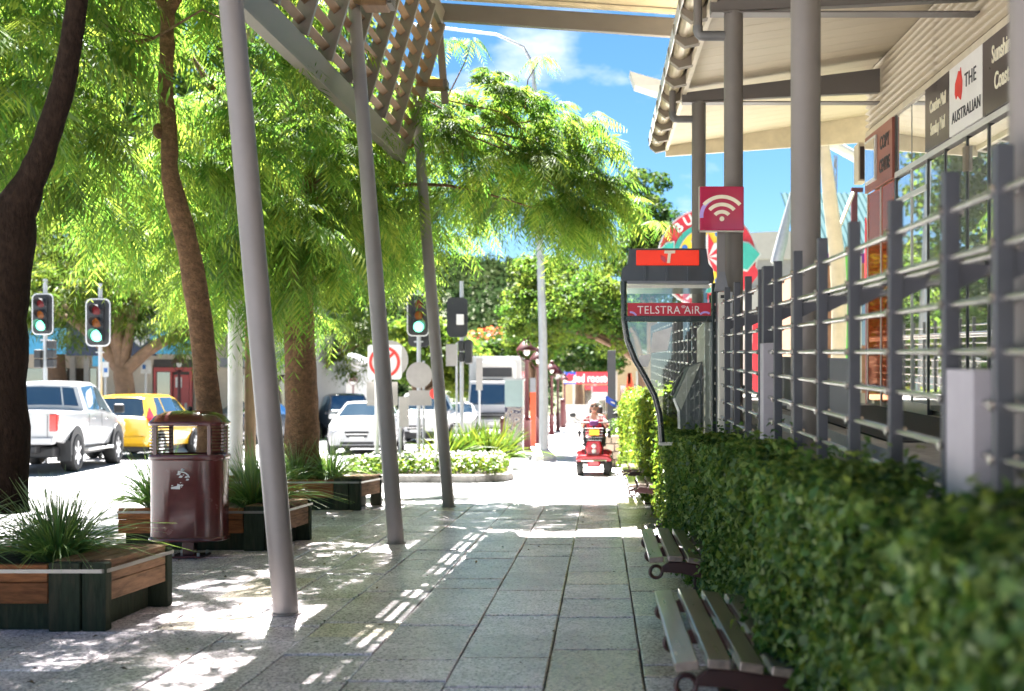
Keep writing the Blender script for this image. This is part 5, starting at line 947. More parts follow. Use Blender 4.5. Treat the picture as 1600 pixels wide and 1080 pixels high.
# white ute
UTE = [(-2.66, .78, .62, .86, .86, .86, 1.13, .82, 1.15), (-2.45, .82, .60, .90, .84, .89, 1.15, .84, 1.16), (-.86, .82, .46, .90, .84, .89, 1.15, .84, 1.17), (-.72, .82, .46, .90, .84, .89, 1.15, .67, 1.70), (.2, .82, .46, .90, .84, .88, 1.14, .69, 1.77), (.72, .82, .46, .90, .84, .87, 1.12, .66, 1.71), (1.42, .82, .46, .90, .82, .86, 1.09, .80, 1.13), (2.25, .80, .46, .88, .76, .83, 1.0, .74, 1.04), (2.55, .76, .46, .82, .7, .76, .9, .64, .94), (2.66, .66, .48, .72, .66, .66, .8, .54, .84)]
t = thing('ute', 'white dual cab ute seen from behind at the far left', 'ute', (0, 0, 0), CARS); L_ = Loft(UTE); L_.body(t, MATS['car_white'])
for a, c in ((3.22, 4.05), (4.12, 5.88), (5.95, 6.78)): L_.patch('rear_window', MATS['car_glass'], t, [(2.18, a), (2.86, a + (.06 if a < 4 else 0)), (2.86, c - (.06 if c > 6 else 0)), (2.18, c)], .008)
L_.patch('windscreen', MATS['car_glass'], t, [(5.1, 3.25), (5.92, 3.2), (5.92, 6.8), (5.1, 6.75)])
for a, c, s in ((2.1, 2.9, 1), (7.9, 7.1, -1)):
    L_.patch('side_window', MATS['car_glass'], t, [(3.08, a), (4.05, a), (4.05, c), (3.18, c)]); L_.patch('side_window', MATS['car_glass'], t, [(4.18, a), (5.75, a), (5.12, c), (4.18, c)])
    for y, zz in ((.62, 1.0), (-.32, 1.02)): bx(t, 'door_handle', 'chrome', s * .893 - .012, s * .893 + .018, y - .08, y + .08, zz, zz + .035)
    for y in (1.55, -1.5): wheel(t, s * .80, y, .37, .25); arch(t, s * .885, y, .47, .42)
    for y in (.28, -.66): bx(t, 'door_gap', 'trim_black', s * .897 - .003, s * .897 + .003, y - .004, y + .004, .62, 1.12, 0)
    bx(t, 'side_step', 'alu', s * .92 - .05, s * .92 + .05, -.95, .95, .38, .44, .015); bx(t, 'mirror', 'trim_black', s * 1.02 - .11, s * 1.02 + .11, 1.12, 1.22, 1.12, 1.32, .04)
    b = MB(); b.box(s * .81 - .08, s * .81 + .065, -2.68, -2.50, .80, 1.13); tlq = b.build('tail_light', MATS['tail_red'], t, bevel=.02)
    for z in (.90, .995): b = MB(); b.box(s * .80 - .055, s * .80 + .05, -2.678, -2.60, z, z + .035); b.build('clear_lens', MATS['headlamp'], tlq)
bx(t, 'tailgate_gap', 'trim_black', -.70, -.694, -2.672, -2.66, .70, 1.12, 0); bx(t, 'tailgate_gap', 'trim_black', .694, .70, -2.672, -2.66, .70, 1.12, 0)
bx(t, 'bumper', 'car_white', -.80, .80, -2.72, -2.5, .56, .70, .03); bx(t, 'tow_bar', 'trim_black', -.5, .5, -2.70, -2.2, .40, .54, .03); bx(t, 'tow_hitch', 'trim_black', -.05, .05, -2.82, -2.6, .42, .48); bx(t, 'underbody', 'trim_black', -.72, .72, -2.4, 2.4, .30, .50, .03)
bx(t, 'gate_handle', 'trim_black', -.14, .14, -2.684, -2.66, 1.0, 1.06); bx(t, 'number_plate', 'plate', -.2, .2, -2.725, -2.715, .58, .68, .002)
for s in (-1, 1): bx(t, 'mud_flap', 'trim_black', s * .80 - .13, s * .80 + .13, -2.02, -1.99, .22, .62, .005); bx(t, 'headlight', 'headlamp', s * .66 - .14, s * .66 + .14, 2.5, 2.64, .78, .92, .03)
t.location = (-11.93, 25.02, -.04); t.rotation_euler = (0, 0, R(9)); t.scale = (1.05,) * 3
# yellow hatchback
HAT = [(-1.96, .66, .36, .78, .58, .77, .92, .72, .95), (-1.88, .72, .30, .845, .60, .83, .97, .74, 1.0), (-1.56, .76, .28, .85, .62, .83, 1.0, .58, 1.46), (-1.1, .77, .27, .855, .62, .83, 1.0, .60, 1.53), (.0, .77, .27, .855, .62, .83, .99, .60, 1.55), (.5, .77, .27, .855, .6, .82, .97, .57, 1.49), (1.35, .76, .27, .84, .58, .79, .94, .70, .98), (1.75, .72, .27, .80, .52, .72, .80, .58, .84), (1.95, .60, .3, .68, .48, .62, .66, .5, .7)]
t = thing('hatchback', 'yellow hatchback seen from behind between the white ute and the bin', 'car', (0, 0, 0), CARS); L_ = Loft(HAT); L_.body(t, MATS['car_yellow'])
L_.patch('rear_window', MATS['car_glass'], t, [(1.02, 3.12), (1.94, 3.25), (1.94, 6.75), (1.02, 6.88)], .008, 5, 8); L_.patch('rear_trim', MATS['trim_black'], t, [(.25, 3.35), (.99, 3.15), (.99, 6.85), (.25, 6.65)], .006)
L_.patch('windscreen', MATS['car_glass'], t, [(5.1, 3.25), (5.92, 3.2), (5.92, 6.8), (5.1, 6.75)])
for a, c, s in ((2.1, 2.9, 1), (7.9, 7.1, -1)):
    L_.patch('side_window', MATS['car_glass'], t, [(2.35, a), (3.25, a), (3.25, c), (2.9, c)]); L_.patch('side_window', MATS['car_glass'], t, [(3.32, a), (4.2, a), (4.2, c), (3.32, c)]); L_.patch('side_window', MATS['car_glass'], t, [(4.28, a), (5.8, a), (5.1, c), (4.28, c)])
    L_.patch('tail_light', MATS['tail_red'], t, [(.35, a - .55 * s), (1.75, a - .25 * s), (1.9, a + .5 * s), (.75, a + 1.0 * s)], .012)
    for y in (1.25, -1.25): wheel(t, s * .79, y, .30, .19); arch(t, s * .835, y, .37, .32)
    for y in (.1, -.75): bx(t, 'door_handle', 'car_yellow', s * .845 - .01, s * .845 + .02, y - .08, y + .08, .86, .89)
    bx(t, 'mirror', 'car_yellow', s * .95 - .1, s * .95 + .1, .95, 1.04, .98, 1.10, .03)
bx(t, 'bumper', 'car_yellow', -.74, .74, -2.0, -1.8, .36, .56, .05); pl = bx(t, 'number_plate', 'plate', -.19, .19, -1.985, -1.965, .74, .86, .002); bx(t, 'underbody', 'trim_black', -.68, .68, -1.8, 1.8, .17, .3, .02)
text('lettering', '8-TNG', .085, (.03, -1.988, .80), (1, 0, 0), (0, 0, 1), MATS['purple_paint'], pl, .002)
b = MB(); b.bar((-.04, -1.975, .90), (-.03, -1.96, .955), .014, .006, (0, 1, 0)); b.bar((.04, -1.975, .90), (.03, -1.96, .955), .014, .006, (0, 1, 0)); b.bar((-.034, -1.969, .925), (.034, -1.969, .925), .012, .006, (0, 1, 0)); b.build('emblem', MATS['chrome'], t)
b = MB(); b.tube([(.1, -1.2, 1.55), (.06, -1.28, 1.78)], .006, 6); b.build('aerial', MATS['trim_black'], t)
t.location = (-12.25, 30.9, -.04); t.rotation_euler = (0, 0, R(1)); t.scale = (1.05,) * 3
# vehicles farther off
WAG = [(-2.3, .66, .45, .78, .7, .78, 1.05, .74, 1.1), (-2.25, .74, .42, .86, .7, .85, 1.08, .70, 1.15), (-2.1, .78, .42, .88, .7, .86, 1.1, .68, 1.70), (-1.2, .78, .42, .89, .7, .87, 1.1, .68, 1.78), (.0, .78, .42, .89, .7, .87, 1.1, .68, 1.80), (.4, .78, .42, .89, .7, .87, 1.08, .66, 1.74), (1.05, .78, .42, .89, .7, .86, 1.08, .80, 1.12), (1.95, .76, .42, .87, .66, .83, 1.0, .74, 1.04), (2.2, .74, .42, .82, .6, .78, .92, .66, .96), (2.3, .68, .44, .74, .58, .7, .84, .6, .88)]
sedan('white four wheel drive with dark grille behind the no left turn sign', (-6.55, 42.5, -.04), R(181), 'car_white', WAG, name='four_wheel_drive'); sedan('dark four wheel drive parked behind the white sedan', (-10.2, 46, -.04), R(200), 'car_dark', WAG, name='four_wheel_drive')
sedan('white car seen between the far leaning pole and the truck', (-5.9, 48, -.04), R(180), 'car_white'); sedan('dark blue car between the concrete pole and the thick brown trunk', (-12.4, 41, -.04), R(150), 'car_dark'); sedan('silver car far down the road left of the white sedan', (-13.4, 56, -.04), R(185), 'car_silver')
tk = thing('box_truck', 'white box truck facing the camera behind the control box', 'truck', (-4.35, 49, -.04), CARS); X0 = -4.58
def tb(name, m, x0, x1, y0, y1, z0, z1, bevel=.03, par=tk): b = MB(); b.box(X0 + x0, X0 + x1, y0, y1, z0 - .04, z1 - .04); return b.build(name, MATS[m], par, bevel=bevel)
b = MB(); b.hexa([(X0 - 1.0, 47.5, .55), (X0 + 1.0, 47.5, .55), (X0 + 1.0, 49.2, .55), (X0 - 1.0, 49.2, .55), (X0 - .94, 47.95, 2.32), (X0 + .94, 47.95, 2.32), (X0 + .94, 49.2, 2.32), (X0 - .94, 49.2, 2.32)]); b.build('cab', MATS['car_white'], tk, bevel=.06)
b = MB(); b.hexa([(X0 - .90, 47.665, 1.33), (X0 + .90, 47.665, 1.33), (X0 + .90, 47.70, 1.33), (X0 - .90, 47.70, 1.33), (X0 - .85, 47.90, 2.18), (X0 + .85, 47.90, 2.18), (X0 + .85, 47.94, 2.18), (X0 - .85, 47.94, 2.18)]); b.build('windscreen', MATS['car_glass'], tk, bevel=.01)
tb('cargo_box', 'car_white', -1.12, 1.12, 49.4, 54, .9, 3.45); tb('cooling_unit', 'wall_white', -.75, .9, 48.75, 49.38, 2.42, 3.2, .05); tb('unit_vent', 'trim_black', -.62, .78, 48.735, 48.76, 2.55, 2.95, .01)
tb('bumper', 'car_white', -1.0, 1.0, 47.3, 47.6, .42, .78, .04); tb('grille', 'trim_black', -.55, .55, 47.44, 47.52, .84, .92, .01); tb('grille', 'trim_black', -.62, .62, 47.46, 47.54, .98, 1.05, .01); tb('number_plate', 'plate', -.1, .28, 47.285, 47.3, .54, .66, .002)
for s in (-1, 1):
    tb('headlight', 'headlamp', s * .78 - .17, s * .78 + .17, 47.28, 47.4, .82, .98, .03); tb('mirror', 'trim_black', s * 1.25 - .09, s * 1.25 + .09, 47.7, 47.82, 1.45, 1.95, .03)
    b = MB(); b.bar((X0 + s * .95, 47.9, 1.9), (X0 + s * 1.2, 47.76, 1.9), .03, .03); b.build('mirror_arm', MATS['trim_black'], tk)
    b = MB(); b.xf = Matrix.Translation((X0 + s * .82, 48.3, .36)) @ Matrix.Rotation(R(90), 4, 'Y'); b.lathe([(0, -.12), (.3, -.12), (.4, -.09), (.4, .09), (.3, .12), (0, .12)], n=20); b.build('wheel', MATS['tyre'], tk)
    b = MB(); b.bar((X0 + s * .45 - .3, 47.66, 1.36), (X0 + s * .45 + .2, 47.70, 1.46), .02, .02); b.build('wiper', MATS['trim_black'], tk)
tb('underbody', 'trim_black', -.8, .8, 48, 53, .35, .9, .03)

# ---------------------------------------------------------------- red mobility scooter and its rider
SX, SY = -.15, 22.0
ms = thing('mobility_scooter', 'red mobility scooter coming down the path with wire basket and orange plate', 'mobility scooter', (SX, SY, 0))
def sb_(name, m, x0, x1, y0, y1, z0, z1, bevel=.02, par=ms): b = MB(); b.box(SX + x0, SX + x1, SY + y0, SY + y1, z0, z1); return b.build(name, MATS[m], par, bevel=bevel)
def sprism(name, m, poly, y, d, par=ms, bevel=.01): b = MB(); b.prism(poly, (SX, SY + y, 0), (1, 0, 0), (0, 0, 1), d); return b.build(name, MATS[m], par, bevel=bevel)
for x, y, r in ((-.26, -.42, .155), (.24, -.42, .155), (.29, .62, .165), (-.29, .62, .165)):
    b = MB(); b.xf = Matrix.Translation((SX + x, SY + y, r)) @ Matrix.Rotation(R(90), 4, 'Y'); b.lathe([(r * .6, -.06), (r * .9, -.06), (r, -.04), (r, .04), (r * .9, .06), (r * .6, .06)], n=20); w_ = b.build('wheel', MATS['tyre'], ms)
    b = MB(); b.xf = Matrix.Translation((SX + x, SY + y, r)) @ Matrix.Rotation(R(90), 4, 'Y'); b.lathe([(0, -.05), (r * .6, -.05), (r * .6, .05), (0, .05)], n=14, smooth=False); b.build('rim', MATS['rim'], w_)
sprism('front_fairing', 'scooter_red', [(-.33, .27), (.33, .27), (.34, .33), (.26, .385), (-.26, .385), (-.34, .33)], -.36, .42, bevel=.03); sprism('front_bumper', 'scooter_red', [(-.13, .17), (.13, .17), (.11, .30), (-.11, .30)], -.52, .12, bevel=.03); sb_('bumper_bar', 'chrome', -.24, .24, -.60, -.57, .27, .30)
sb_('deck', 'trim_black', -.27, .27, -.2, .42, .20, .27); sprism('cowl', 'scooter_red', [(-.13, .36), (.13, .36), (.16, .52), (.12, .66), (-.12, .66), (-.16, .52)], -.36, .16, bevel=.035)
for z in (.46, .555): b = MB(); b.ell((SX, SY - .445, z), (.043, .025, .043)); b.build('headlight', MATS['board_edge'], ms)
sb_('rear_body', 'scooter_red', -.30, .30, .35, .90, .24, .46, .06)
for s in (-1, 1): sb_('fender', 'scooter_red', s * .27 - .08, s * .27 + .08, .42, .86, .33, .44, .05)
b = MB(); b.tube([(SX, SY - .33, .62), (SX, SY - .24, .88), (SX, SY - .2, .96)], .03, 10); tl_ = b.build('tiller', MATS['trim_black'], ms); sb_('console', 'purple_paint', -.085, .085, -.27, -.15, .93, 1.03, .025, tl_)
b = MB(); b.tube([(SX - .34, SY - .10, 1.0), (SX - .24, SY - .24, .985), (SX + .24, SY - .24, .985), (SX + .34, SY - .10, 1.0)], .014, 8); b.build('handlebar', MATS['trim_black'], tl_)
bk = MB()
for z in (.66, .715, .77, .825, .88): w_, d_ = .145 + (z - .66) * .14, .10 + (z - .66) * .05; bk.tube([(SX - w_, SY - .60 - d_ + .1, z), (SX + w_, SY - .60 - d_ + .1, z), (SX + w_, SY - .42 + .05, z), (SX - w_, SY - .42 + .05, z), (SX - w_, SY - .60 - d_ + .1, z)], .005 if z < .87 else .011, 5)
for i in range(11): u = -1 + i * .2; bk.tube([(SX + u * .145, SY - .60, .66), (SX + u * .176, SY - .611, .88)], .003, 4); bk.tube([(SX + u * .145, SY - .37, .66), (SX + u * .176, SY - .37, .88)], .003, 4)
bs = bk.build('basket', MATS['trim_black'], ms); sb_('number_plate', 'orange_plate', -.085, .10, -.626, -.62, .76, .865, .003, bs); sb_('basket_base', 'trim_black', -.14, .14, -.59, -.38, .652, .662, 0, bs)
sb_('seat', 'trim_black', -.23, .23, .22, .66, .52, .60, .03); sb_('seat_post', 'trim_black', -.05, .05, .45, .55, .40, .52); sb_('backrest', 'trim_black', -.23, .23, .60, .70, .58, 1.08, .04); sb_('headrest', 'trim_black', -.10, .16, .62, .70, 1.12, 1.30, .035)
for s in (-1, 1):
    b = MB(); b.tube([(SX + s * .28, SY + .66, .72), (SX + s * .29, SY + .62, .82), (SX + s * .29, SY + .2, .80), (SX + s * .29, SY + .15, .70)], .026, 8); b.build('armrest', MATS['trim_black'], ms)
    b = MB(); b.tube([(SX + s * .24, SY - .24, .98), (SX + s * .38, SY - .22, 1.10)], .007, 6); mm = b.build('mirror_stem', MATS['trim_black'], ms); b = MB(); b.ell((SX + s * .40, SY - .22, 1.13), (.06, .015, .045)); b.build('mirror', MATS['trim_black'], mm)
b = MB(); b.tube([(SX + .22, SY + .72, .5), (SX + .22, SY + .72, 1.52)], .006, 6); fp = b.build('flag_pole', MATS['sign_white'], ms)
vs = [(SX + .22 + .22 * i / 6, SY + .72 + .02 * math.sin(i * 1.3), 1.50 - .10 * i / 6 - zz * .13 + .012 * math.sin(i * 1.1)) for i in range(7) for zz in (0, 1)]; b = MB(); b.add(vs, [(2 * i, 2 * i + 1, 2 * i + 3, 2 * i + 2) for i in range(6)], True); fg = b.build('flag', MATS['flag_blue'], ms)
b = MB(); b.prism([(-.02, -.012), (.06, -.05), (.07, -.02), (-.01, .012)], (SX + .34, SY + .70, 1.385), (1, 0, 0), (0, 0, 1), .004); b.build('white_mark', MATS['white_ink'], fg)
# rider
def skin_body(name, joints, edges, mats, assign, parent, sub=2):
    me = bpy.data.meshes.new(name); me.from_pydata([j[0] for j in joints], edges, []); o = bpy.data.objects.new(name, me); COL.objects.link(o)
    sk = o.modifiers.new('skin', 'SKIN'); me.skin_vertices or None
    for v, j in zip(me.skin_vertices[0].data, joints): v.radius = (j[1], j[2] if len(j) > 2 else j[1])
    me.skin_vertices[0].data[0].use_root = True; sd = o.modifiers.new('s', 'SUBSURF'); sd.levels = sd.render_levels = sub
    bpy.context.view_layer.update(); dg = bpy.context.evaluated_depsgraph_get(); m2 = bpy.data.meshes.new_from_object(o.evaluated_get(dg)); bpy.data.objects.remove(o); m2.name = name
    m2.materials.clear()
    for m in mats: m2.materials.append(m)
    for p in m2.polygons: p.material_index = assign(p.center); p.use_smooth = True
    return link(bpy.data.objects.new(name, m2), parent)
pr = thing('person', 'white haired person in red and white shirt and sunglasses riding the scooter', 'person', (SX, SY + .42, .60))
def J(x, y, z, *r): return ((SX + x, SY + y, z),) + r
J_ = [J(0, .44, .66, .15, .12), J(0, .45, .80, .155, .12), J(0, .44, .95, .165, .12), J(0, .41, 1.07, .13, .09), J(0, .38, 1.15, .055), J(0, .35, 1.20, .05),
      J(.17, .40, 1.06, .065), J(.25, .28, .90, .048), J(.22, .06, .94, .038), J(.20, -.10, .985, .03), J(-.17, .40, 1.06, .065), J(-.25, .28, .90, .048), J(-.22, .06, .94, .038), J(-.20, -.10, .985, .03),
      J(.11, .40, .65, .10), J(.13, .02, .66, .075), J(.13, -.04, .46, .055), J(.13, -.06, .32, .045), J(.13, -.18, .30, .04), J(-.11, .40, .65, .10), J(-.13, .02, .66, .075), J(-.13, -.04, .46, .055), J(-.13, -.06, .32, .045), J(-.13, -.18, .30, .04)]
E_ = [(0, 1), (1, 2), (2, 3), (3, 4), (4, 5), (3, 6), (6, 7), (7, 8), (8, 9), (3, 10), (10, 11), (11, 12), (12, 13), (0, 14), (14, 15), (15, 16), (16, 17), (17, 18), (0, 19), (19, 20), (20, 21), (21, 22), (22, 23)]
def assign(c):
    x, y, z = c.x - SX, c.y - SY, c.z
    if z < .70 and y < .60 and z > .34 or z < .68: return 4 if z < .34 else 2
    if z > 1.12 or (abs(x) > .14 and y < .16): return 0
    return 3 if (abs(x) > .12 and z > .97 and math.sin(x * 40 + z * 55) > -.1) or (abs(x) < .10 and z > 1.03 and abs(x) > .045) else (0 if abs(x) < .045 and z > 1.03 and y < .36 else 1)
skin_body('body', J_, E_, [MATS['skin'], MATS['shirt_red'], MATS['trouser'], MATS['shirt_white'], MATS['black']], assign, pr)
b = MB(); b.ell((SX, SY + .33, 1.285), (.074, .092, .112), 20, 14); b.ell((SX, SY + .245, 1.222), (.045, .04, .035), 12, 8); b.ell((SX, SY + .237, 1.272), (.014, .022, .026), 8, 6); b.ell((SX - .076, SY + .34, 1.275), (.012, .02, .03), 8, 6); b.ell((SX + .076, SY + .34, 1.275), (.012, .02, .03), 8, 6); b.ell((SX + .028, SY + .262, 1.298), (.012, .01, .007), 8, 5); b.ell((SX - .028, SY + .262, 1.298), (.012, .01, .007), 8, 5); hd = b.build('head', MATS['skin'], pr)
b = MB(); b.bar((SX - .022, SY + .2065, 1.222), (SX + .022, SY + .2065, 1.222), .008, .008); b.build('mouth', MATS['bin_red'], hd)
b = MB(); b.ell((SX, SY + .365, 1.325), (.098, .10, .098), 18, 12)
rr_ = random.Random(2)
for i in range(26): a = rr_.uniform(0, 6.28); e = rr_.uniform(-.1, 1.3); q = (math.cos(a) * math.cos(e), math.sin(a) * math.cos(e), math.sin(e)); b.ell((SX + q[0] * .088, SY + .365 + q[1] * .085 + (.03 if q[1] < 0 else 0), 1.33 + q[2] * .085), (.032, .032, .026), 8, 5)
b.build('hair', MATS['hair_white'], hd)
b = MB(); b.prism(rrect(.058, .034, .012, 3), (SX - .034, SY + .243, 1.293), (1, 0, 0), (0, 0, 1), .012); b.prism(rrect(.058, .034, .012, 3), (SX + .034, SY + .243, 1.293), (1, 0, 0), (0, 0, 1), .012); b.bar((SX - .075, SY + .25, 1.303), (SX + .075, SY + .25, 1.303), .008, .008)
for s in (-1, 1): b.bar((SX + s * .072, SY + .25, 1.30), (SX + s * .08, SY + .34, 1.297), .006, .008)
b.build('sunglasses', MATS['black'], hd)
for s in (-1, 1):
    b = MB(); cx, cy2, cz = SX + s * .20, SY - .14, .985; b.ell((cx, cy2, cz), (.038, .045, .022), 12, 8)
    for i, (dx, l_) in enumerate(((-.028, .052), (-.010, .060), (.010, .056), (.027, .044))): b.tube([(cx + dx, cy2 - .03, cz + .012), (cx + dx, cy2 - .03 - l_ * .6, cz + .022), (cx + dx, cy2 - .028 - l_ * .95, cz - .002), (cx + dx, cy2 - .02 - l_ * .7, cz - .024)], [.010, .0095, .009, .007], 7)
    b.tube([(cx - s * .03, cy2 + .01, cz), (cx - s * .055, cy2 - .025, cz - .008), (cx - s * .05, cy2 - .06, cz - .02)], [.011, .010, .008], 7); b.build('hand', MATS['skin'], pr)
# ---------------------------------------------------------------- market sign
D_ = 26.0; k = D_ / F; C0 = P(1105, 404, D_); k *= .955
mk = thing('market_sign', 'big round red, teal and yellow market sign with a star behind the phone booth', 'sign', (C0.x, D_, 0))
def disc(c, r, y, d=.04, n=40): b = MB(); b.prism([(r * math.cos(2 * math.pi * i / n), r * math.sin(2 * math.pi * i / n)) for i in range(n)], (c.x, y, c.z), (1, 0, 0), (0, 0, 1), d); return b
def dp(name, m, poly, y, d=.03): b = MB(); b.prism([(u * k, v * k) for u, v in poly], (C0.x, y, C0.z), (1, 0, 0), (0, 0, 1), d); return b.build(name, MATS[m], mk)
disc(C0, 82 * k, 26.0, .12).build('backing', MATS['board_edge'], mk); rr1 = disc(C0, 79 * k, 25.93).build('red_ring', MATS['sign_crimson'], mk); disc(C0, 57 * k, 25.90).build('teal_ring', MATS['teal'], mk); disc(C0, 49 * k, 25.87).build('white_ring', MATS['board_edge'], mk); disc(C0, 47.5 * k, 25.84).build('yellow_disc', MATS['sun_yellow'], mk)
for i in range(16):
    a0, a1 = R(i * 22.5), R(i * 22.5 + 22.5); r0, r1 = (40, 24) if i % 2 == 0 else (24, 40)
    dp('star_ray', 'sign_crimson' if i % 2 else 'board_edge', [(0, 0), (r0 * math.cos(a0), r0 * math.sin(a0)), (r1 * math.cos(a1), r1 * math.sin(a1))], 25.80, .03)
for i in range(8): a = R(i * 45 + 22.5); q = Vector((C0.x + 41 * k * math.cos(a), 0, C0.z + 41 * k * math.sin(a))); disc(q, 4.6 * k, 25.81, .03, 16).build('blue_dot', MATS['dot_blue'], mk)
for s in (-1, 1):
    dp('side_arrow', 'teal', [(s * 56, 24), (s * 66, 22), (s * 84, 5), (s * 64, -20), (s * 56, -18)][::s], 25.80, .05); dp('side_arrow_edge', 'board_edge', [(s * 54, 27), (s * 67, 25), (s * 87, 5), (s * 64, -23), (s * 54, -21)][::s], 25.845, .03)
    dp('side_tab', 'sign_crimson', [(s * 50, -22), (s * 76, -12), (s * 84, -26), (s * 70, -44), (s * 44, -50)][::s], 25.86, .03)
for ch, a in (('B', 134), ('U', 117), ('M', 230), ('A', 248), ('R', 264)):
    q = R(a); up = a < 180; c = (C0.x + 68 * k * math.cos(q), 25.905, C0.z + 68 * k * math.sin(q)); rad = Vector((math.cos(q), 0, math.sin(q))); V_ = rad if up else -rad
    text('lettering', ch, .30, c, V_.cross(Vector((0, 1, 0))) * -1 if 0 else Vector((V_.z, 0, -V_.x)), V_, MATS['white_ink'], rr1, .008, bold=.01)
for x in (-.5, .5): b = MB(); b.tube([(C0.x + x, 26.12, 0), (C0.x + x, 26.12, C0.z + .5)], .06, 10); b.build('post', MATS['sign_crimson'], mk)
# ---------------------------------------------------------------- structures right of the path, seen behind the balustrade
def bld(name, lab, cat, loc, group=None): return thing(name, lab, cat, loc, group)
cc = bld('curved_column', 'cream curved column behind the near round awning column', 'column', P(1305, 650, 18)); b = MB(); b.tube([P(x, y, 18) for x, y in ((1282, 190), (1289, 240), (1298, 320), (1308, 400), (1312, 470), (1310, 560), (1306, 700))], [.07, .09, .115, .125, .125, .115, .10], 14); b.build('shaft', MATS['cream_trim'], cc)
b = MB(); b.tube([P(1280, 214, 18), P(1345, 250, 18.4)], .085, 14); b.build('arm', MATS['board_edge'], cc); b = MB(); b.tube([P(1305, 372, 18.2), P(1333, 302, 19)], .03, 10); b.build('brace', MATS['cream_trim'], cc)
ss = bld('slanted_strut', 'pale slanted strut rising left of the near awning column', 'strut', P(1214, 410, 30)); b = MB(); b.tube([P(1213, 412, 30), P(1222, 375, 30), P(1238, 300, 30)], [.16, .15, .05], 10); b.build('shaft', MATS['galv'], ss); b = MB(); a, c = P(1205, 620, 30), P(1216, 405, 30); b.tube([(P(1212, 0, 30).x, 30, 0), P(1213, 414, 30)], .12, 10); b.build('post', MATS['galv'], ss)
wh = bld('warehouse', 'grey warehouse with pale curved parapet behind the market sign', 'building', (9, 62, 0)); 
def bb(t, name, m, x0, x1, y0, y1, z0, z1, bevel=0, par=None): b = MB(); b.box(x0, x1, y0, y1, z0, z1); return b.build(name, MATS[m], par or t, bevel=bevel)
bb(wh, 'wall', 'grey_wall', 5.6, 14, 60, 70, -.2, 8.9); b = MB(); b.prism([(-4, 0)] + [(-4 + 8 * i / 12, 1.15 + .28 * math.sin(math.pi * i / 12)) for i in range(13)] + [(4, 0)], (9.6, 59.9, 8.9), (1, 0, 0), (0, 0, 1), .3); b.build('parapet', MATS['wall_white'], wh)
text('lettering', 'a', 1.0, (9.05, 59.80, 8.2), (1, 0, 0), (0, 0, 1), MATS['white_ink'], wh, .02, bold=.03); bb(wh, 'shopfront', 'shop_dark', 6.5, 13, 59.9, 59.98, .2, 4.5); bb(wh, 'white_panel', 'wall_white', 6.4, 8.6, 59.85, 59.95, 4.6, 7.4)
tr_ = bld('brick_building', 'brick building with teal corrugated roof behind the shop corner', 'building', (8, 38, 0)); bb(tr_, 'wall', 'brick', 6.6, 14, 36.4, 44, -.2, 5.9); b = MB(); ve, fs = [], []; n = 70
for i in range(n + 1): x = 6.1 + 6.5 * i / n; dz = .035 * math.cos(i * math.pi); ve += [(x, 35.6, 6.05 + dz), (x, 39.5, 8.6 + dz)]
b.add(ve, [(2 * i, 2 * i + 2, 2 * i + 3, 2 * i + 1) for i in range(n)]); b.build('roof', MATS['roof_teal'], tr_); bb(tr_, 'fascia', 'purple_paint', 6.1, 12.5, 35.5, 35.58, 5.7, 6.0); bb(tr_, 'window', 'street_glass', 7.5, 9.5, 36.34, 36.39, 3.2, 4.9)
tw = bld('lattice_tower', 'small far lattice tower in the gap right of the near awning column', 'tower', P(1303, 560, 130)); q0, q1 = P(1297, 420, 130), P(1303, 243, 130); b = MB()
for s in (-1, 1): b.bar((q0.x + s * .5, 130, 0), (q1.x + s * .12 + .2, 130, q1.z), .1, .1)
for i in range(16): z0, z1 = q1.z * i / 16, q1.z * (i + 1) / 16; w0 = .5 - .38 * i / 16; xc = q0.x + (q1.x - q0.x + .2) * i / 16; b.bar((xc - w0, 130, z0), (xc + w0, 130, z1), .06, .06); b.bar((xc + w0, 130, z0), (xc - w0, 130, z1), .06, .06)
b.build('lattice', MATS['rust'], tw)
pb = bld('awning_blade', 'pale flat panel jutting out left of the awning gutter against the sky', 'panel', P(1000, 128, 17)); q = [P(984, 109, 17), P(992, 131, 17), P(1060, 153, 17.4), P(1060, 131, 17.4)]; b = MB(); b.hexa([v + Vector((0, 0, -.02)) for v in q] + [v + Vector((0, .5, .03)) for v in q]); b.build('panel', MATS['wall_white'], pb)
mp_ = bld('maroon_post', 'maroon sign post in front of the teal roof', 'post', P(1336, 560, 22)); a, c = P(1331, 620, 22), P(1340, 293, 22); bb(mp_, 'post', 'lamp_red', a.x, c.x, 22, 22.1, 0, c.z); a, c = P(1340, 300, 22), P(1349, 293, 22); bb(mp_, 'tab', 'lamp_red', a.x, c.x, 22, 22.05, a.z, c.z)
for nm, lab, x0, y0, x1, y1, d_, m in (('street_banner', 'lime green banner seen through the balustrade', 1317, 640, 1330, 395, 21, 'green_paint'), ('street_banner', 'white banner beside the lime green one behind the balustrade', 1331, 650, 1346, 400, 21.3, 'wall_white'), ('street_banner', 'red banner seen low behind the balustrade beside the steel cabinet', 1176, 640, 1192, 490, 24, 'flag_red'), ('street_banner', 'white panel behind the balustrade left of the near awning column', 1152, 640, 1174, 470, 27, 'wall_white')):
    a, c = P(x0, y0, d_), P(x1, y1, d_); t = thing(nm, lab, 'banner', ((a.x + c.x) / 2, d_, 0), 'banners behind the balustrade'); bb(t, 'cloth', m, a.x, c.x, d_, d_ + .03, a.z, c.z); bb(t, 'post', 'galv', (a.x + c.x) / 2 - .03, (a.x + c.x) / 2 + .03, d_ + .035, d_ + .09, 0, c.z)
rb = bld('retaining_wall', 'low pale garden wall behind the balustrade by the far hedge', 'wall', (2.4, 20, 0)); bb(rb, 'body', 'concrete', 1.7, 6, 17.2, 17.5, 0, 1.5)
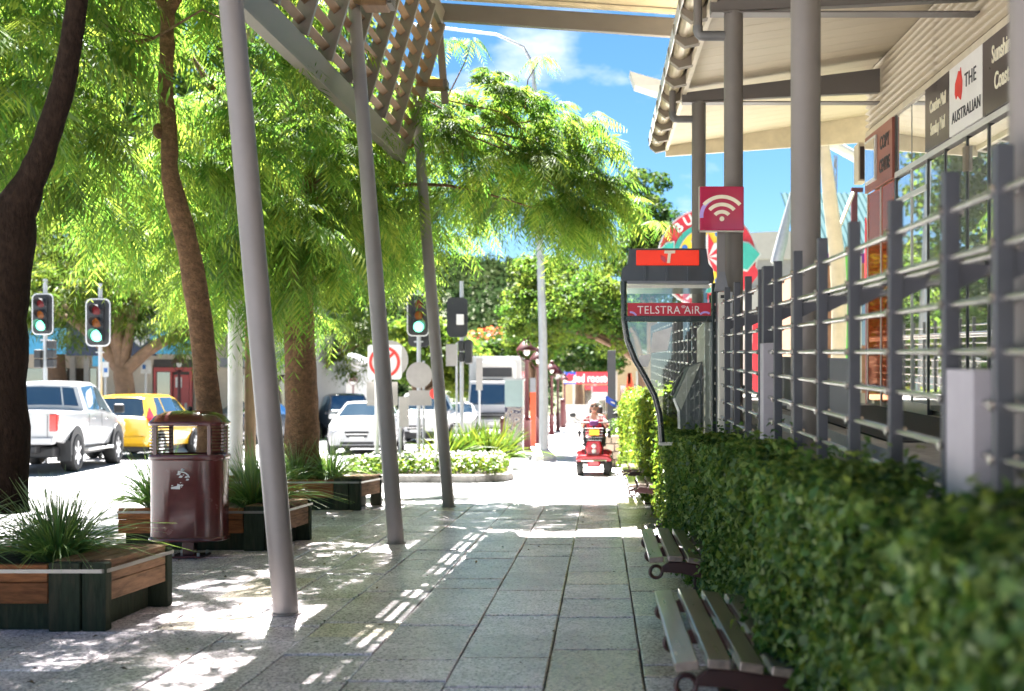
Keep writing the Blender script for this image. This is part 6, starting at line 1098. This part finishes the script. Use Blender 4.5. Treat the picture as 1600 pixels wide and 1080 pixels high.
ar = bld('round_arrow_sign', 'red and teal rounded sign edge showing past the shop corner', 'sign', P(1358, 450, 15.5)); b = MB(); q = P(1352, 392, 15.5); b.prism([(0, -.5), (.06, -.42), (.11, -.2), (.10, .1), (.05, .33), (0, .45)], q, (1, 0, 0), (0, 0, 1), .05); b.build('panel', MATS['sign_crimson'], ar); b = MB(); b.prism([(.08, -.22), (.17, 0), (.11, .2)], (q.x, 15.45, q.z), (1, 0, 0), (0, 0, 1), .03); b.build('arrow', MATS['teal'], ar); bb(ar, 'post', 'lamp_red', q.x + .02, q.x + .07, 15.53, 15.58, .8, q.z)
# ---------------------------------------------------------------- end of the footpath: banner, gable, dark post
dk = bld('dark_post', 'dark grey square post above the far hedge and the rider', 'post', (.24, 27, 0)); a = P(949, 0, 27).x; c = P(962, 0, 27).x; bb(dk, 'shaft', 'fence_paint', a, c, 27, 27.2, 0, 2.6, .006); bb(dk, 'base', 'concrete', a - .06, c + .06, 26.94, 27.26, 0, .08)
gb = bld('gable_shop', 'pale timber gabled shop at the far end of the footpath', 'shop', (1, 98, 0)); b = MB(); b.prism([(-6, 0), (6, 0), (6, 3.8), (0, 6.2), (-6, 3.8)], (2.6, 104, -.1), (1, 0, 0), (0, 0, 1), 10); b.build('wall', MATS['wood_gable'], gb)
for s in (-1, 1): b = MB(); b.bar((2.6 + s * 6.6, 98.7, 3.6), (2.6, 98.7, 6.35), .5, .18); b.build('bargeboard', MATS['wall_white'], gb)
for x in (-2.4, -.6, 1.2, 3.0): bb(gb, 'veranda_post', 'wall_white', x - .1, x + .1, 98.0, 98.2, 0, 4.2)
bb(gb, 'window', 'street_glass', -1.5, .8, 98.9, 98.98, .6, 3.0); bb(gb, 'window', 'street_glass', 1.6, 3.9, 98.9, 98.98, .6, 3.0)
DB = 84; a, c = P(881, 600, DB), P(962, 581.5, DB); bn_ = bld('shop_banner', 'red banner with white lettering red rooster and a blue logo end', 'banner', ((a.x + c.x) / 2, DB, 0)); e = P(900, 600, DB).x
bb(bn_, 'red_cloth', 'flag_red', e, c.x, DB, DB + .05, a.z, c.z); bb(bn_, 'blue_cloth', 'flag_blue', a.x, e, DB, DB + .05, a.z, c.z)
text('lettering', 'red rooster', .86, (P(927, 591, DB).x, DB - .02, P(927, 591.5, DB).z), (1, 0, 0), (0, 0, 1), MATS['white_ink'], bn_, .01, bold=.022, sx=.72)
b = MB(); b.prism([(-.3, -.25), (.1, -.32), (.3, -.1), (.2, .05), (.28, .3), (.05, .18), (-.1, .34), (-.2, .12), (-.38, .2)], (P(891, 590, DB).x, DB - .02, P(891, 590, DB).z), (1, 0, 0), (0, 0, 1), .02); b.build('bird_mark', MATS['flag_red'], bn_); b = MB(); b.prism([(-.4, -.4), (.42, -.42), (.42, .2), (.1, -.1), (-.2, .0)], (P(891, 590, DB).x, DB - .012, P(891, 589, DB).z), (1, 0, 0), (0, 0, 1), .012); b.build('white_mark', MATS['white_ink'], bn_)
for x in (a.x + .05, c.x - .05): bb(bn_, 'post', 'galv', x - .05, x + .05, DB + .06, DB + .16, 0, c.z + .1)
a, c = P(926, 621, 80), P(949, 603, 80); pk = bld('street_banner', 'pink and white banner below the red lettered banner', 'banner', (a.x, 80, 0)); bb(pk, 'cloth', 'flag_red', a.x, c.x, 80, 80.04, a.z + .35, c.z); bb(pk, 'lower_cloth', 'wall_white', a.x, c.x, 80, 80.04, a.z, a.z + .345); bb(pk, 'post', 'galv', a.x - .08, a.x - .02, 80, 80.06, 0, c.z)
wf = bld('white_hoarding', 'low white hoarding across the far end of the footpath', 'fence', (-2, 78, 0))
for i in range(4): bb(wf, 'panel', 'wall_white', -2.6 + i * .62, -2.0 + i * .62, 78, 78.06, .05, 1.35)
oa = bld('display_stand', 'orange A shaped frame behind the far hedge', 'display stand', (1.1, 40, 0)); 
for p, q in (((977, 640), (983, 583)), ((994, 640), (984, 583)), ((985, 640), (983, 583))): b = MB(); b.bar(P(*p, 40), P(*q, 40), .10, .08, (0, 1, 0)); b.build('leg', MATS['orange_paint'], oa)
ob = bld('advertising_sign', 'orange red upright panel behind the nearest lamp post', 'sign', P(833, 680, 36)); a, c = P(828, 680, 36), P(837, 613, 36); bb(ob, 'board', 'orange_paint', a.x, c.x, 36, 36.08, .02, c.z); bb(ob, 'grey_top', 'booth_grey', a.x, c.x, 36, 36.08, c.z, c.z + .45)
# ---------------------------------------------------------------- shops across the road
YS = 45.0
def px45(x): return (x - CX) / F * YS
def pz45(y): return H - (y - CY) / F * YS
s1 = bld('blue_awning_shop', 'row of shops across the road under a sky blue and navy awning', 'shop', (-20, YS, 0))
bb(s1, 'wall', 'wall_beige', -34, px45(362), YS, YS + 9, -.1, 6.2); x0, x1, x2, x3 = -34, px45(152), px45(283), px45(362); zt, zb = pz45(520), pz45(558)
bb(s1, 'awning_fascia', 'awning_blue', x0, x1, YS - 2.6, YS - 2.5, zb, zt); nv = bb(s1, 'navy_fascia', 'awning_navy', x1, x2, YS - 2.62, YS - 2.5, zb - .06, zt); bb(s1, 'awning_fascia', 'awning_blue', x2, x3, YS - 2.6, YS - 2.5, zb, zt); bb(s1, 'awning_roof', 'wall_white', -34, x3, YS - 2.5, YS, zt - .15, zt - .05)
for cx in (222, 252):
    q = px45(cx)
    for s in (-1, 1): b = MB(); b.prism([(s * .02, -.22), (s * .36, .06), (s * .34, .22), (s * .16, .16), (s * .04, -.02)][::s], (q * .945, YS - 2.635, (zb + zt) / 2 + .02), (1, 0, 0), (0, 0, 1), .02); b.build('petal_mark', MATS['awning_blue' if cx > 240 else 'white_ink'], nv)
for i, (a, c) in enumerate(((0, 70), (76, 112), (118, 134), (140, 152))): bb(s1, 'window', 'street_glass', px45(a), px45(c), YS - .06, YS - .01, .3, 2.75)
for a in (73, 115, 137): bb(s1, 'pillar', 'wall_white', px45(a) - .1, px45(a) + .1, YS - .12, YS - .01, 0, zb)
bb(s1, 'blue_panel', 'blue_paint', px45(190), px45(201), YS - .1, YS - .02, 0, 2.9); bb(s1, 'shade_panel', 'wall_beige', px45(204), px45(240), YS - .12, YS - .02, 0, 2.9)
bb(s1, 'shopfront', 'shop_dark', px45(241), px45(302), YS - .05, YS - .01, 0, 3.1)
for a, c in ((242, 246), (268, 271), (298, 302)): bb(s1, 'red_frame', 'door_red', px45(a), px45(c), YS - .14, YS - .06, 0, 2.7)
bb(s1, 'red_frame', 'door_red', px45(242), px45(302), YS - .15, YS - .06, 2.62, 2.78); bb(s1, 'red_poster', 'door_red', px45(273), px45(297), YS - .12, YS - .06, 1.2, 2.5); bb(s1, 'window', 'street_glass', px45(247), px45(267), YS - .1, YS - .06, .2, 2.6); bb(s1, 'white_notice', 'paper', px45(276), px45(286), YS - .135, YS - .122, 2.0, 2.4)
for i in range(3): bb(s1, 'white_strip', 'wall_white', px45(274 + i * 8), px45(278 + i * 8), YS - .13, YS - .121, .2, 1.4)
bb(s1, 'blue_strip', 'awning_blue', px45(190), px45(240), YS - 2.58, YS - 2.5, zb - .45, zb - .07)
s2 = bld('white_shop', 'white shop with dark awning right of the blue awning row', 'shop', (-13, YS, 0)); bb(s2, 'wall', 'wall_white', x3 + .05, px45(470), YS + .5, YS + 8, -.1, 5.4); bb(s2, 'awning', 'booth_grey', x3 + .06, px45(470), YS - 1.6, YS + .49, 2.75, 3.1); bb(s2, 'window', 'street_glass', px45(372), px45(395), YS + .42, YS + .49, .4, 2.5); bb(s2, 'window', 'street_glass', px45(402), px45(440), YS + .42, YS + .49, .4, 2.5); bb(s2, 'red_sign', 'flag_red', px45(356), px45(372), YS + .40, YS + .47, 1.2, 1.9); bb(s2, 'door', 'door_red', px45(396), px45(401), YS + .43, YS + .49, 0, 2.4)
s3 = bld('white_shed', 'white gabled shed with orange window far behind the white sedan', 'building', (-16, 78, 0)); D7 = 78; a, c = P(492, 640, D7), P(560, 566, D7); bb(s3, 'wall', 'wall_white', a.x, c.x, D7, D7 + 8, -.1, c.z); b = MB(); b.prism([(0, 0), (c.x - a.x + .6, 0), ((c.x - a.x) / 2, .9)], (a.x - .3, D7 + 4, c.z), (1, 0, 0), (0, 0, 1), 8.6); b.build('roof', MATS['galv'], s3); a2, c2 = P(511, 598, D7), P(517, 585, D7); bb(s3, 'window', 'orange_paint', a2.x, c2.x, D7 - .06, D7 - .01, a2.z, c2.z); a2, c2 = P(506, 607, D7), P(516, 597, D7); bb(s3, 'pink_sign', 'flag_red', a2.x, c2.x, D7 - .08, D7 - .02, a2.z, c2.z)
